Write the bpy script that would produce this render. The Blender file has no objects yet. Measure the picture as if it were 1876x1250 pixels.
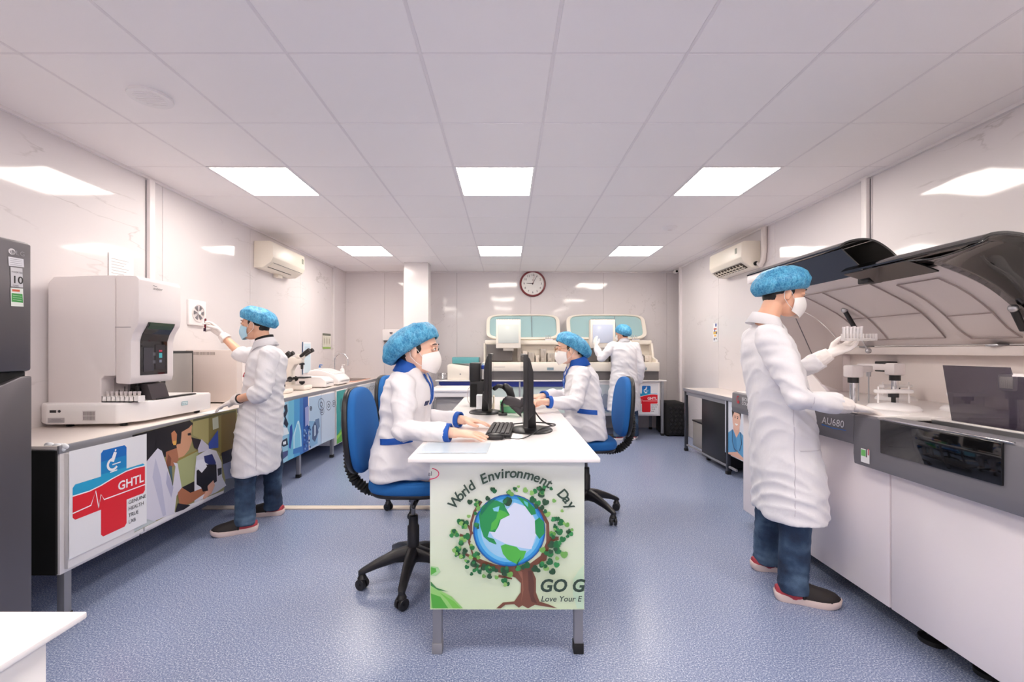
import bpy, bmesh, math, random
from math import sin, cos, pi, radians as R
from mathutils import Vector as V, Matrix, noise
S = bpy.context.scene
COL = S.collection
random.seed(7)
# ---------------------------------------------------------------- camera, world, exposure
cd = bpy.data.cameras.new('camera'); cam = bpy.data.objects.new('camera', cd); COL.objects.link(cam)
cd.sensor_width = 36; cd.lens = 36*800/1876; cd.clip_start = .02
cam.location = (0, 0, 1.3); cam.rotation_euler = (pi/2, 0, 0)
cd.shift_x = (938-929)/1876; cd.shift_y = (643-625)/1876
S.camera = cam
w = bpy.data.worlds.new('world'); S.world = w; w.use_nodes = True
w.node_tree.nodes['Background'].inputs[0].default_value = (.9, .93, 1, 1)
w.node_tree.nodes['Background'].inputs[1].default_value = .3
vs = S.view_settings; vs.view_transform = 'Standard'; vs.look = 'None'; vs.gamma = 1; vs.use_curve_mapping = False
vs.exposure = 0.08
LAMP = 21.5
S.cycles.max_bounces = 10; S.cycles.diffuse_bounces = 6; S.cycles.glossy_bounces = 4; S.cycles.transparent_max_bounces = 10
S.cycles.use_denoising = True; S.cycles.sample_clamp_indirect = 6; S.cycles.caustics_reflective = False; S.cycles.caustics_refractive = False
# the photograph measured: a pixel plus a depth (or a wall plane) gives a place in the room
def at(px, py, y): return V(((px-929)/800*y, y, 1.3-(py-643)/800*y))
def on_x(px, py, x): return at(px, py, x*800/(px-929))
# ---------------------------------------------------------------- materials
def lin(c):
    c = c/255
    return c/12.92 if c <= .04045 else ((c+.055)/1.055)**2.4
def rgb(c): return (lin(c[0]), lin(c[1]), lin(c[2]), 1)
MATS = {}
def mat(name, c=None, rough=.5, metal=0, bump=0, scale=60, var=0, alpha=1, emit=0, trans=0, coat=0, spec=.5, sss=0, stretch=None):
    if name in MATS: return MATS[name]
    m = bpy.data.materials.new(name); m.use_nodes = True; MATS[name] = m
    nt = m.node_tree; b = nt.nodes['Principled BSDF']; L = nt.links.new; N = nt.nodes.new
    b.inputs['Base Color'].default_value = rgb(c); b.inputs['Roughness'].default_value = rough
    b.inputs['Metallic'].default_value = metal; b.inputs['Alpha'].default_value = alpha
    b.inputs['Transmission Weight'].default_value = trans; b.inputs['Coat Weight'].default_value = coat
    b.inputs['Specular IOR Level'].default_value = spec
    if sss: b.inputs['Subsurface Weight'].default_value = sss; b.inputs['Subsurface Radius'].default_value = (.02, .008, .004); b.inputs['Subsurface Scale'].default_value = .4
    if emit: b.inputs['Emission Color'].default_value = rgb(c); b.inputs['Emission Strength'].default_value = emit
    if bump or var:
        tc = N('ShaderNodeTexCoord'); mp = N('ShaderNodeMapping'); no = N('ShaderNodeTexNoise')
        if stretch: mp.inputs['Scale'].default_value = stretch
        no.inputs['Scale'].default_value = scale; no.inputs['Detail'].default_value = 5
        L(tc.outputs['Object'], mp.inputs[0]); L(mp.outputs[0], no.inputs['Vector'])
        if bump:
            bp = N('ShaderNodeBump'); bp.inputs['Strength'].default_value = bump; bp.inputs['Distance'].default_value = .01
            L(no.outputs['Fac'], bp.inputs['Height']); L(bp.outputs[0], b.inputs['Normal'])
        if var:
            mx = N('ShaderNodeMix'); mx.data_type = 'RGBA'
            a = rgb(c); mx.inputs[6].default_value = [v*(1-var) for v in a[:3]]+[1]; mx.inputs[7].default_value = [min(1, v*(1+var)) for v in a[:3]]+[1]
            L(no.outputs['Fac'], mx.inputs[0]); L(mx.outputs[2], b.inputs['Base Color'])
    return m
def nodes_of(m): nt = m.node_tree; return nt, nt.nodes['Principled BSDF'], nt.nodes.new, nt.links.new
def ramp(N, *st):
    r = N('ShaderNodeValToRGB'); e = r.color_ramp.elements
    while len(e) < len(st): e.new(.5)
    for k, (p, c) in enumerate(st): e[k].position = p; e[k].color = c if len(c) == 4 else rgb(c)
    return r
def marble(name, c, vein, rough):
    m = mat(name, c, rough); nt, b, N, L = nodes_of(m)
    tc = N('ShaderNodeTexCoord'); mp = N('ShaderNodeMapping'); mp.inputs['Rotation'].default_value = (.6, .7, .5); mp.inputs['Scale'].default_value = (1, 1, 1)
    g = N('ShaderNodeNewGeometry'); L(g.outputs['Position'], mp.inputs[0])
    wv = N('ShaderNodeTexNoise'); wv.inputs['Scale'].default_value = 1.1; wv.inputs['Detail'].default_value = 5; wv.inputs['Distortion'].default_value = .15
    mp.inputs['Rotation'].default_value = (.75, .75, 0); mp.inputs['Scale'].default_value = (3.2, .8, 3.2)
    L(mp.outputs[0], wv.inputs['Vector'])
    r = ramp(N, (.0, c), (.49, c), (.5, vein), (.508, c), (1, tuple(min(255, v+3) for v in c)))
    L(wv.outputs['Fac'], r.inputs[0])
    n2 = N('ShaderNodeTexNoise'); n2.inputs['Scale'].default_value = 1.1; L(g.outputs['Position'], n2.inputs['Vector'])
    r2 = ramp(N, (.52, (0, 0, 0, 1)), (.64, (1, 1, 1, 1))); L(n2.outputs['Fac'], r2.inputs[0])
    mx = N('ShaderNodeMix'); mx.data_type = 'RGBA'; mx.inputs[6].default_value = rgb(c); L(r2.outputs[0], mx.inputs[0]); L(r.outputs[0], mx.inputs[7]); L(mx.outputs[2], b.inputs['Base Color'])
    n3 = N('ShaderNodeTexNoise'); n3.inputs['Scale'].default_value = 1.6; n3.inputs['Detail'].default_value = 1; L(g.outputs['Position'], n3.inputs['Vector'])
    bp = N('ShaderNodeBump'); bp.inputs['Strength'].default_value = .35; bp.inputs['Distance'].default_value = .02
    L(n3.outputs['Fac'], bp.inputs['Height']); L(bp.outputs[0], b.inputs['Normal'])
    return m
marble('marble panel', (223, 217, 218), (200, 193, 193), .07)
def vinyl():
    m = mat('blue speckled vinyl', (120, 140, 178), .3); nt, b, N, L = nodes_of(m)
    g = N('ShaderNodeNewGeometry')
    v = N('ShaderNodeTexNoise'); v.inputs['Scale'].default_value = 170; v.inputs['Detail'].default_value = 1; L(g.outputs['Position'], v.inputs['Vector'])
    r = ramp(N, (.3, (94, 108, 142)), (.44, (128, 140, 172)), (.56, (140, 151, 181)), (.68, (194, 202, 220))); L(v.outputs['Fac'], r.inputs[0])
    L(r.outputs[0], b.inputs['Base Color'])
    b.inputs['Roughness'].default_value = .27
vinyl()
def net():
    m = mat('blue bouffant fabric', (64, 160, 206), .55); nt, b, N, L = nodes_of(m)
    tc = N('ShaderNodeTexCoord'); mp = N('ShaderNodeMapping'); mp.inputs['Scale'].default_value = (1, 1, .55); L(tc.outputs['Object'], mp.inputs[0])
    v = N('ShaderNodeTexVoronoi'); v.feature = 'DISTANCE_TO_EDGE'; v.inputs['Scale'].default_value = 85; L(mp.outputs[0], v.inputs['Vector'])
    n = N('ShaderNodeTexNoise'); n.inputs['Scale'].default_value = 42; n.inputs['Detail'].default_value = 6; n.inputs['Distortion'].default_value = .6; L(mp.outputs[0], n.inputs['Vector'])
    r = ramp(N, (0, (132, 200, 228)), (.1, (52, 142, 190)), (.5, (36, 122, 172))); L(v.outputs['Distance'], r.inputs[0])
    r3 = ramp(N, (.4, (30, 112, 164)), (.62, (96, 184, 220))); L(n.outputs['Fac'], r3.inputs[0])
    mx = N('ShaderNodeMix'); mx.data_type = 'RGBA'; mx.inputs[0].default_value = .5; L(r.outputs[0], mx.inputs[6]); L(r3.outputs[0], mx.inputs[7]); L(mx.outputs[2], b.inputs['Base Color'])
    bp = N('ShaderNodeBump'); bp.inputs['Strength'].default_value = .8; bp.inputs['Distance'].default_value = .006; L(n.outputs['Fac'], bp.inputs['Height']); L(bp.outputs[0], b.inputs['Normal'])
net()
def denim():
    m = mat('dark blue denim', (38, 58, 86), .8); nt, b, N, L = nodes_of(m)
    tc = N('ShaderNodeTexCoord'); n = N('ShaderNodeTexNoise'); n.inputs['Scale'].default_value = 7; n.inputs['Detail'].default_value = 8; L(tc.outputs['Object'], n.inputs['Vector'])
    r = ramp(N, (.35, (24, 38, 62)), (.5, (42, 64, 92)), (.68, (84, 108, 134))); L(n.outputs['Fac'], r.inputs[0]); L(r.outputs[0], b.inputs['Base Color'])
    n2 = N('ShaderNodeTexNoise'); n2.inputs['Scale'].default_value = 300; L(tc.outputs['Object'], n2.inputs['Vector'])
    bp = N('ShaderNodeBump'); bp.inputs['Strength'].default_value = .4; bp.inputs['Distance'].default_value = .004; L(n2.outputs['Fac'], bp.inputs['Height']); L(bp.outputs[0], b.inputs['Normal'])
denim()
WHITE = mat('white coat cotton', (228, 226, 230), .75, bump=.35, scale=22, stretch=(1, 1, .5))
SKIN = mat('skin', (228, 176, 148), .5, sss=.08)
SKIN2 = mat('fair skin', (240, 196, 172), .5, sss=.08)
HAIR = mat('black hair', (22, 18, 18), .45)
GLOVE = mat('white latex glove', (240, 232, 228), .45, bump=.3, scale=50)
CREAM = mat('cream plastic', (232, 224, 216), .4)
GREYW = mat('light grey plastic', (228, 220, 220), .35)
WHITEP = mat('white plastic', (240, 236, 236), .35)
LAM = mat('white laminate', (244, 240, 240), .22)
STEEL = mat('stainless steel', (190, 190, 194), .28, .9)
CHROME = mat('chrome', (225, 225, 228), .1, 1)
GSTEEL = mat('grey painted steel', (150, 150, 156), .4, .3)
BLACK = mat('black plastic', (28, 27, 30), .38)
MATTE = mat('matte black', (14, 14, 16), .8)
RUBBER = mat('black rubber', (20, 20, 22), .7)
GLOSSB = mat('glossy black', (12, 12, 14), .06, coat=.5)
BLUEF = mat('blue seat fabric', (24, 98, 168), .85, bump=.25, scale=500)
BLUET = mat('royal blue trim', (20, 84, 176), .7, bump=.15, scale=90)
DGREY = mat('mid grey plastic', (120, 116, 122), .4)
BAND = mat('slate grey plastic', (112, 110, 116), .42)
PAPER = mat('white paper', (240, 242, 246), .7)
# ---------------------------------------------------------------- geometry collector
def mw(o):
    m = o.matrix_basis.copy(); p = o.parent
    while p: m = p.matrix_basis @ m; p = p.parent
    return m
def frame(d):
    d = V(d).normalized(); u = V((0, 0, 1)).cross(d)
    if u.length < 1e-3: u = V((0, 1, 0))
    u.normalize(); return u, d.cross(u).normalized()
class G:
    def __init__(s): s.v = []; s.f = []; s.m = []
    def add(s, vs, fs, mi=0):
        b = len(s.v); s.v += [V(v) for v in vs]; s.f += [tuple(b+i for i in f) for f in fs]; s.m += [mi]*len(fs); return s
    def bm(s, bm, mi=0):
        bm.verts.ensure_lookup_table(); bm.verts.index_update()
        s.add([v.co.copy() for v in bm.verts], [[v.index for v in f.verts] for f in bm.faces], mi); bm.free(); return s
    def box(s, x0, x1, y0, y1, z0, z1, bev=0, mi=0, seg=2, M=None):
        b = bmesh.new(); bmesh.ops.create_cube(b, size=1)
        for v in b.verts: v.co = V((x0+(v.co.x+.5)*(x1-x0), y0+(v.co.y+.5)*(y1-y0), z0+(v.co.z+.5)*(z1-z0)))
        if bev: bmesh.ops.bevel(b, geom=b.edges[:], offset=min(bev, .49*min(abs(x1-x0), abs(y1-y0), abs(z1-z0))), segments=seg, affect='EDGES', profile=.5)
        if M is not None: b.transform(M)
        return s.bm(b, mi)
    def ob(s, c, u, v, w, hu, hv, hw, bev=0, mi=0):   # oriented box
        u, v, w = V(u).normalized(), V(v).normalized(), V(w).normalized()
        M = Matrix(((u.x, v.x, w.x, c[0]), (u.y, v.y, w.y, c[1]), (u.z, v.z, w.z, c[2]), (0, 0, 0, 1)))
        return s.box(-hu, hu, -hv, hv, -hw, hw, bev, mi, M=M)
    def loft(s, rings, n=16, mi=0, cap=True, po=2.0):
        vs = []; fs = []
        for c, U, W in rings:
            c, U, W = V(c), V(U), V(W)
            for k in range(n):
                a = 2*pi*k/n; ca, sa = cos(a), sin(a)
                if po != 2: ca = math.copysign(abs(ca)**(2/po), ca); sa = math.copysign(abs(sa)**(2/po), sa)
                vs.append(c+U*ca+W*sa)
        for r in range(len(rings)-1):
            for k in range(n): a = r*n+k; b2 = r*n+(k+1) % n; fs.append((a, b2, b2+n, a+n))
        if cap: fs.append(tuple(range(n-1, -1, -1))); q = (len(rings)-1)*n; fs.append(tuple(range(q, q+n)))
        return s.add(vs, fs, mi)
    def tube(s, pts, r, n=10, mi=0, rnd=False, cap=True):
        pts = [V(p) for p in pts]; rr = r if isinstance(r, (list, tuple)) else [r]*len(pts)
        rings = []; pu = None
        for i, p in enumerate(pts):
            d = (pts[min(i+1, len(pts)-1)]-pts[max(i-1, 0)])
            if d.length < 1e-9: d = V((0, 0, 1))
            d.normalize()
            if pu is None: u, w_ = frame(d)
            else: u = (pu-d*pu.dot(d)).normalized(); w_ = d.cross(u)
            pu = u; rings.append((p, u*rr[i], w_*rr[i], d))
        if rnd:
            out = []
            p, u, w_, d = rings[0]; q = rr[0]
            for a in (80, 50, 25): out.append((p-d*q*sin(R(a)), u*cos(R(a)), w_*cos(R(a))))
            out += [x[:3] for x in rings]
            p, u, w_, d = rings[-1]; q = rr[-1]
            for a in (25, 50, 80): out.append((p+d*q*sin(R(a)), u*cos(R(a)), w_*cos(R(a))))
        else: out = [x[:3] for x in rings]
        return s.loft(out, n, mi, cap)
    def ell(s, c, r, mi=0, M=None, n=16, m=10):
        vs = []; fs = []; c = V(c)
        pts = []
        for j in range(1, m):
            t = pi*j/m
            for k in range(n):
                a = 2*pi*k/n; p = V((r[0]*sin(t)*cos(a), r[1]*sin(t)*sin(a), r[2]*cos(t)))
                if M is not None: p = M @ p
                vs.append(c+p)
        tp, bt = V((0, 0, r[2])), V((0, 0, -r[2]))
        if M is not None: tp, bt = M @ tp, M @ bt
        vs += [c+tp, c+bt]
        for j in range(m-2):
            for k in range(n): a = j*n+k; b2 = j*n+(k+1) % n; fs.append((a, a+n, b2+n, b2))
        T = len(vs)-2
        for k in range(n): fs.append((T, k, (k+1) % n)); fs.append((T+1, (m-2)*n+(k+1) % n, (m-2)*n+k))
        return s.add(vs, fs, mi)
    def lathe(s, prof, c, ax=(0, 0, 1), n=24, mi=0):
        u, w_ = frame(ax); a = V(ax).normalized(); c = V(c)
        return s.loft([(c+a*h, u*r, w_*r) for r, h in prof], n, mi)
    def prism(s, poly, axis, a0, a1, mi=0, bev=0):   # polygon in the two other axes, extruded along axis
        def P(p, a): return {'x': (a, p[0], p[1]), 'y': (p[0], a, p[1]), 'z': (p[0], p[1], a)}[axis]
        b = bmesh.new(); n = len(poly)
        va = [b.verts.new(P(p, a0)) for p in poly]; vb = [b.verts.new(P(p, a1)) for p in poly]
        b.faces.new(va); b.faces.new(vb[::-1])
        for k in range(n): b.faces.new((va[k], vb[k], vb[(k+1) % n], va[(k+1) % n]))
        bmesh.ops.recalc_face_normals(b, faces=b.faces[:])
        if bev: bmesh.ops.bevel(b, geom=b.edges[:], offset=bev, segments=2, affect='EDGES', profile=.5)
        return s.bm(b, mi)
    def build(s, name, mats, parent=None, smooth=40, local=False, origin=None):
        me = bpy.data.meshes.new(name); o = bpy.data.objects.new(name, me); COL.objects.link(o)
        if parent is not None:
            o.parent = parent
            vs = s.v if local else [(mw(parent).inverted()) @ v for v in s.v]
        else:
            if origin is None:
                xs = [v.x for v in s.v]; ys = [v.y for v in s.v]; zs = [v.z for v in s.v]
                origin = V(((min(xs)+max(xs))/2, (min(ys)+max(ys))/2, min(zs)))
            o.location = origin; vs = [v-V(origin) for v in s.v]
        me.from_pydata([tuple(v) for v in vs], [], s.f)
        if not isinstance(mats, (list, tuple)): mats = [mats]
        for m in mats: me.materials.append(m)
        if len(mats) > 1: me.polygons.foreach_set('material_index', s.m)
        b = bmesh.new(); b.from_mesh(me); bmesh.ops.recalc_face_normals(b, faces=b.faces[:]) if smooth != 'flat' else None; b.to_mesh(me); b.free()
        if smooth not in (0, 'flat'): shade(me, smooth)
        me.update(); return o
def shade(me, ang):
    me.polygons.foreach_set('use_smooth', [True]*len(me.polygons))
    try: me.set_sharp_from_angle(angle=R(ang))
    except Exception: pass
def tag(o, label=None, cat=None, group=None, kind=None):
    if label: o['label'] = label
    if cat: o['category'] = cat
    if group: o['group'] = group
    if kind: o['kind'] = kind
    return o
def thing(name, loc, label, cat, rz=0, group=None):
    o = bpy.data.objects.new(name, None); COL.objects.link(o); o.empty_display_size = .1
    o.location = loc; o.rotation_euler = (0, 0, rz); return tag(o, label, cat, group)
def copy_tree(o, parent=None):
    c = o.copy(); COL.objects.link(c); c.parent = parent
    for ch in list(o.children): copy_tree(ch, c)
    return c
BX = lambda *a, **k: G().box(*a, **k)
# ---------------------------------------------------------------- flat prints (posters, signs, lettering)
def text_polys(body, size, shear=0, bold=0, spacing=1, align='LEFT'):
    c = bpy.data.curves.new('lettering', 'FONT'); c.body = body; c.size = size; c.shear = shear; c.offset = bold
    c.space_character = spacing; c.align_x = align; c.resolution_u = 3
    o = bpy.data.objects.new('lettering', c); me = o.to_mesh()
    vs = [v.co.copy() for v in me.vertices]; fs = [tuple(p.vertices) for p in me.polygons]
    o.to_mesh_clear(); bpy.data.objects.remove(o); bpy.data.curves.remove(c)
    return vs, fs
class Print:
    """flat artwork on a plane through o with axes u (right) and v (up); coordinates in metres"""
    def __init__(s, o, u, v): s.o = V(o); s.u = V(u).normalized(); s.v = V(v).normalized(); s.n = s.u.cross(s.v); s.g = G(); s.ms = []; s.k = 1
    def mi(s, c, rough=.35):
        m = c if not isinstance(c, tuple) else mat('print %d %d %d' % c, c, rough)
        if m not in s.ms: s.ms.append(m)
        return s.ms.index(m)
    def W(s, x, y): return s.o+s.u*x+s.v*y+s.n*(.0004*s.k)
    def poly(s, c, pts):
        s.g.add([s.W(*p) for p in pts], [tuple(range(len(pts)))], s.mi(c)); s.k += .25; return s
    def px(s, c, pts, plane):   # corners measured in the photograph, cast onto the print's own plane
        out = []
        for x, y in pts:
            p = plane(x, y)-s.o; out.append((p.dot(s.u), p.dot(s.v)))
        return s.poly(c, out)
    def rect(s, c, x0, y0, x1, y1): return s.poly(c, [(x0, y0), (x1, y0), (x1, y1), (x0, y1)])
    def disc(s, c, x, y, r, ry=None, n=28, a0=0, a1=2*pi):
        ry = ry or r
        return s.poly(c, [(x+r*cos(a0+(a1-a0)*k/n), y+ry*sin(a0+(a1-a0)*k/n)) for k in range(n)])
    def stroke(s, c, pts, w0, w1=None):
        w1 = w0 if w1 is None else w1; n = len(pts); Lp = []; Rp = []
        for i in range(n):
            a = V((*pts[max(i-1, 0)], 0)); b = V((*pts[min(i+1, n-1)], 0)); d = (b-a).normalized(); q = V((-d.y, d.x, 0))*(w0+(w1-w0)*i/(n-1))/2
            p = V((*pts[i], 0)); Lp.append((p+q)[:2]); Rp.append((p-q)[:2])
        for i in range(n-1): s.g.add([s.W(*p) for p in (Lp[i], Lp[i+1], Rp[i+1], Rp[i])], [(0, 3, 2, 1)], s.mi(c))
        s.k += .25; return s
    def text(s, c, body, x, y, size, rot=0, **k):
        vs, fs = text_polys(body, size, **k); ca, sa = cos(rot), sin(rot)
        s.g.add([s.W(x+v.x*ca-v.y*sa, y+v.x*sa+v.y*ca) for v in vs], fs, s.mi(c)); s.k += .25; return s
    def arc(s, c, words, cx, cy, r, size, bold=0, shear=0):   # words: (text, angle of its middle in degrees)
        for t, mid in words:
            wd = [text_w(ch, size)*1.0 for ch in t]; tot = sum(wd); a = R(mid)+tot/r/2
            for ch, wi in zip(t, wd):
                a -= wi/r/2
                s.text(c, ch, cx+r*cos(a)-wi/2*cos(a-pi/2), cy+r*sin(a)-wi/2*sin(a-pi/2), size, a-pi/2, bold=bold, shear=shear); a -= wi/r/2
        return s
    def build(s, name, parent=None): return s.g.build(name, s.ms, parent, smooth='flat')
def text_w(ch, size):
    return .86*size*{'W': .82, 'm': .82, 'l': .27, 'i': .27, 'r': .4, 't': .36, ' ': .3, 'E': .6, 'D': .66, 'o': .56, 'n': .57, 'v': .52, 'd': .58, 'a': .55, 'y': .52}.get(ch, .58)
# ---------------------------------------------------------------- the room shell
XL, XR, YB, YF, ZC = -2.76, 2.76, 7.38, -2.24, 2.635
MARB = MATS['marble panel']; SLAB = mat('white plaster', (240, 234, 234), .8); TRIM = mat('white trim', (236, 230, 230), .4)
def struct(o): o['kind'] = 'structure'; return o
struct(BX(-3.6, 3.6, YF-.2, YB+.2, -.1, 0).build('floor', MATS['blue speckled vinyl'], smooth=0))
GRIDM = mat('ceiling grid metal', (234, 228, 230), .5); TILE = mat('ceiling tile', (248, 243, 243), .5, bump=.05, scale=9)
ceiling = struct(BX(-3.6, 3.6, YF-.2, YB+.2, ZC+.012, ZC+.12).build('ceiling', GRIDM, smooth=0))
gx = [XL]+[round(.21+.6*k, 3) for k in range(-4, 5)]+[XR]
gy = [round(1.96+.6*k, 3) for k in range(-7, 10)]
lights = [(ix, iy) for ix in (1, 4, 7) for iy in (1, 5, 9, 13)]
g = G()
for x in gx[1:-1]: g.box(x-.007, x+.007, YF, YB, ZC+.0002, ZC+.0125)
for y in gy[1:-1]: g.box(XL, XR, y-.0035, y+.0035, ZC+.002, ZC+.0125)
g.build('ceiling_grid', GRIDM, ceiling, smooth=0)
tiles = {}
for ix in range(len(gx)-1):
    for iy in range(len(gy)-1):
        if (ix, iy) in lights: continue
        x0, x1, y0, y1 = gx[ix]+.006, gx[ix+1]-.006, gy[iy]+.004, gy[iy+1]-.004
        key = (round(x1-x0, 3), round(y1-y0, 3))
        if key not in tiles:
            o = BX(-key[0]/2, key[0]/2, -key[1]/2, key[1]/2, 0, .012, .003, seg=1).build('ceiling_tile', TILE, ceiling, local=True, smooth=0)
            tiles[key] = o
        else: o = tiles[key].copy(); COL.objects.link(o); o.parent = ceiling
        o.location = mw(ceiling).inverted() @ V(((x0+x1)/2, (y0+y1)/2, ZC))
GLOW = mat('lit diffuser', (255, 246, 235), .5, emit=LAMP)
glows = {(4, 13): 'ceiling light panel above the back wall clock', (1, 13): 'ceiling light panel nearest the left air conditioner',
         (7, 13): 'ceiling light panel nearest the right air conditioner', (1, 9): 'large ceiling light panel over the left bench aisle',
         (4, 9): 'large ceiling light panel over the middle desk', (7, 9): 'large ceiling light panel over the right aisle'}
seen = {}
names = {1: 'left', 4: 'middle', 7: 'right'}
for (ix, iy) in lights:
    x0, x1, y0, y1 = gx[ix]+.006, gx[ix+1]-.006, gy[iy]+.004, gy[iy+1]-.004
    if iy in (13, 9): lab = 'square glowing '+glows[(ix, iy)]
    elif iy == 5: lab = 'square light panel overhead out of frame, %s column' % names[ix]
    else: lab = 'square light panel behind the viewpoint, %s column' % names[ix]
    t = thing('ceiling_light', ((x0+x1)/2, (y0+y1)/2, ZC), lab, 'ceiling light', group='recessed ceiling lights')
    g = G()
    for a in ((x0, x1, y0, y0+.014), (x0, x1, y1-.014, y1), (x0, x0+.014, y0+.014, y1-.014), (x1-.014, x1, y0+.014, y1-.014)): g.box(a[0], a[1], a[2], a[3], ZC-.002, ZC+.012)
    g.build('frame', WHITEP, t, smooth=0)
    BX(x0+.014, x1-.014, y0+.014, y1-.014, ZC+.003, ZC+.011).build('diffuser', GLOW, t, smooth=0)
# walls with marble-look panels
def wall(name, slab, panels, axis):
    w_ = struct(slab.build(name, SLAB, smooth=0))
    for p in panels: BX(*p, bev=.003, seg=1).build('wall_panel', MARB, w_, smooth=0)
    return w_
ys = [YF, -1.2, -.02, 1.16, 2.33, 3.5, 4.69, 5.83, 6.9]
wall_left = wall('wall_left', BX(XL-.15, XL-.01, YF, YB, 0, ZC+.012), [(XL-.012, XL, ys[k]+.002, ys[k+1]-.002, 0, ZC) for k in range(len(ys)-1)]+[(XL-.012, XL+.03, 6.902, YB, 0, ZC)], 'y')
ys2 = [YF, -1.2, -.02, 1.16, 2.2, 3.3, 4.5, 5.7, 6.92]
wall_right = wall('wall_right', BX(XR+.01, XR+.15, YF, 6.92, 0, ZC+.012), [(XR, XR+.012, ys2[k]+.002, ys2[k+1]-.002, 0, ZC) for k in range(len(ys2)-1)], 'y')
struct(BX(XR+.15, 3.3, 6.8, 6.92, 0, ZC+.012).build('wall_recess', SLAB, smooth=0))
struct(BX(3.3, 3.4, 6.8, YB, 0, ZC+.012).build('wall_recess_side', SLAB, smooth=0))
xs = [-2.76, -2.07, -.85, .4, 1.63, 2.7, 3.3]
wall('wall_back', BX(-2.9, 3.4, YB+.01, YB+.15, 0, ZC+.012), [(xs[k]+.0015, xs[k+1]-.0015, YB, YB+.012, 0, ZC) for k in range(len(xs)-1)], 'x')
struct(BX(-2.9, 3.4, YF-.14, YF, 0, ZC+.012).build('wall_front', SLAB, smooth=0))
# edge trims, seams strips and boxings
struct(BX(XL, XL+.02, YF, 6.9, ZC-.02, ZC).build('trim_1', TRIM, smooth=0)); struct(BX(XR-.02, XR, YF, 6.92, ZC-.02, ZC).build('trim_2', TRIM, smooth=0))
struct(BX(-2.7, 3.3, YB-.02, YB, ZC-.012, ZC).build('trim_3', TRIM, smooth=0))
struct(BX(XR-.03, XR+.1, 6.9, 6.95, 0, ZC, .004).build('trim_4', TRIM, smooth=0))
wc = struct(BX(-1.56, -1.19, 6.6, 6.8, 0, ZC, .004).build('wall_column', mat('column white', (226, 220, 220), .15), smooth=0))
struct(BX(-1.66, -1.57, 6.98, YB, 0, ZC, .004).build('trim_5', TRIM, smooth=0))
for nm, x0, x1, y in (('left', XL, XL+.035, 3.36), ('right', XR-.035, XR, 3.34)):
    o = BX(x0, x1, y-.025, y+.025, 1.4 if nm == 'left' else 1.6, ZC-.02, .006).build('cable_trunking', TRIM)
    tag(o, 'white vertical cable trunking on the %s wall up to the ceiling' % nm, 'trunking')
    BX(*((x0, x0+.007) if nm == 'left' else (x1-.007, x1)), y-.027, y-.0255, 1.6, ZC-.03).build('cover_seam', DGREY, o, smooth=0)
o = BX(-2.5, -.3, 3.57, 3.64, 0, .012, .004).build('floor_trunking', mat('cream trunking', (236, 222, 206), .5)); tag(o, 'cream flat cable cover strip crossing the blue floor', 'cable cover')
# ---------------------------------------------------------------- middle desk
desk = thing('lab_desk', (0, 2.9, 0), 'long white-topped lab desk with the tree and globe poster on its near end', 'desk')
BX(-.41, .385, 1.8, 4.2, .838, .857, .004).build('tabletop', LAM, desk)
BX(-.326, .326, 1.848, 1.866, .208, .836, .002).build('end_panel', WHITEP, desk)
for x in (-.30, .307):
    for y in (1.89, 2.95, 4.1):
        l = BX(x-.019, x+.019, y-.019, y+.019, .04, .837, .002).build('leg', GSTEEL, desk)
        BX(x-.022, x+.022, y-.022, y+.022, 0, .045, .003).build('foot_cap', RUBBER if x > 0 or y > 2 else GSTEEL, l)
for x in (-.30, .307): BX(x-.015, x+.015, 1.9, 4.1, .79, .835).build('rail', GSTEEL, desk)
BX(-.29, .29, 2.6, 3.6, .19, .22, .003).build('foot_shelf', DGREY, desk)
# the tree and globe poster
FY = 1.847
P = Print(at(788, 1117, FY), (1, 0, 0), (0, 0, 1)); O = P.o
def q5(x, y): return (780+x/4.807, 860+y/4.807)
def u5(x, y): p = at(*q5(x, y), FY)-O; return (p.x, p.z)
W5, H5 = .652, .622
def pp(c, pts): P.poly(c, [u5(*p) for p in pts])
for k in range(26): f_ = k/25; P.rect((int(214+12*f_), int(232-2*f_), int(196+28*f_)), 0, H5*k/26, W5, H5*(k+1)/26)
pp((170, 214, 160), [(45, 850), (110, 860), (130, 900), (90, 935), (45, 935)]); pp((90, 178, 72), [(45, 860), (90, 870), (95, 900), (45, 930)])
pp((150, 208, 120), [(45, 1020), (120, 1060), (230, 1120), (330, 1222), (45, 1222)]); pp((84, 172, 66), [(45, 1090), (130, 1120), (200, 1222), (60, 1222)]); pp((120, 200, 84), [(120, 1080), (250, 1160), (310, 1222), (240, 1222), (190, 1150)])
pp((70, 140, 80), [(45, 985), (95, 1040), (200, 1075), (110, 1062), (45, 1020)])
pp((204, 232, 204), [(1300, 960), (1345, 890), (1390, 840), (1390, 1222), (1330, 1222), (1295, 1100)])
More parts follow.
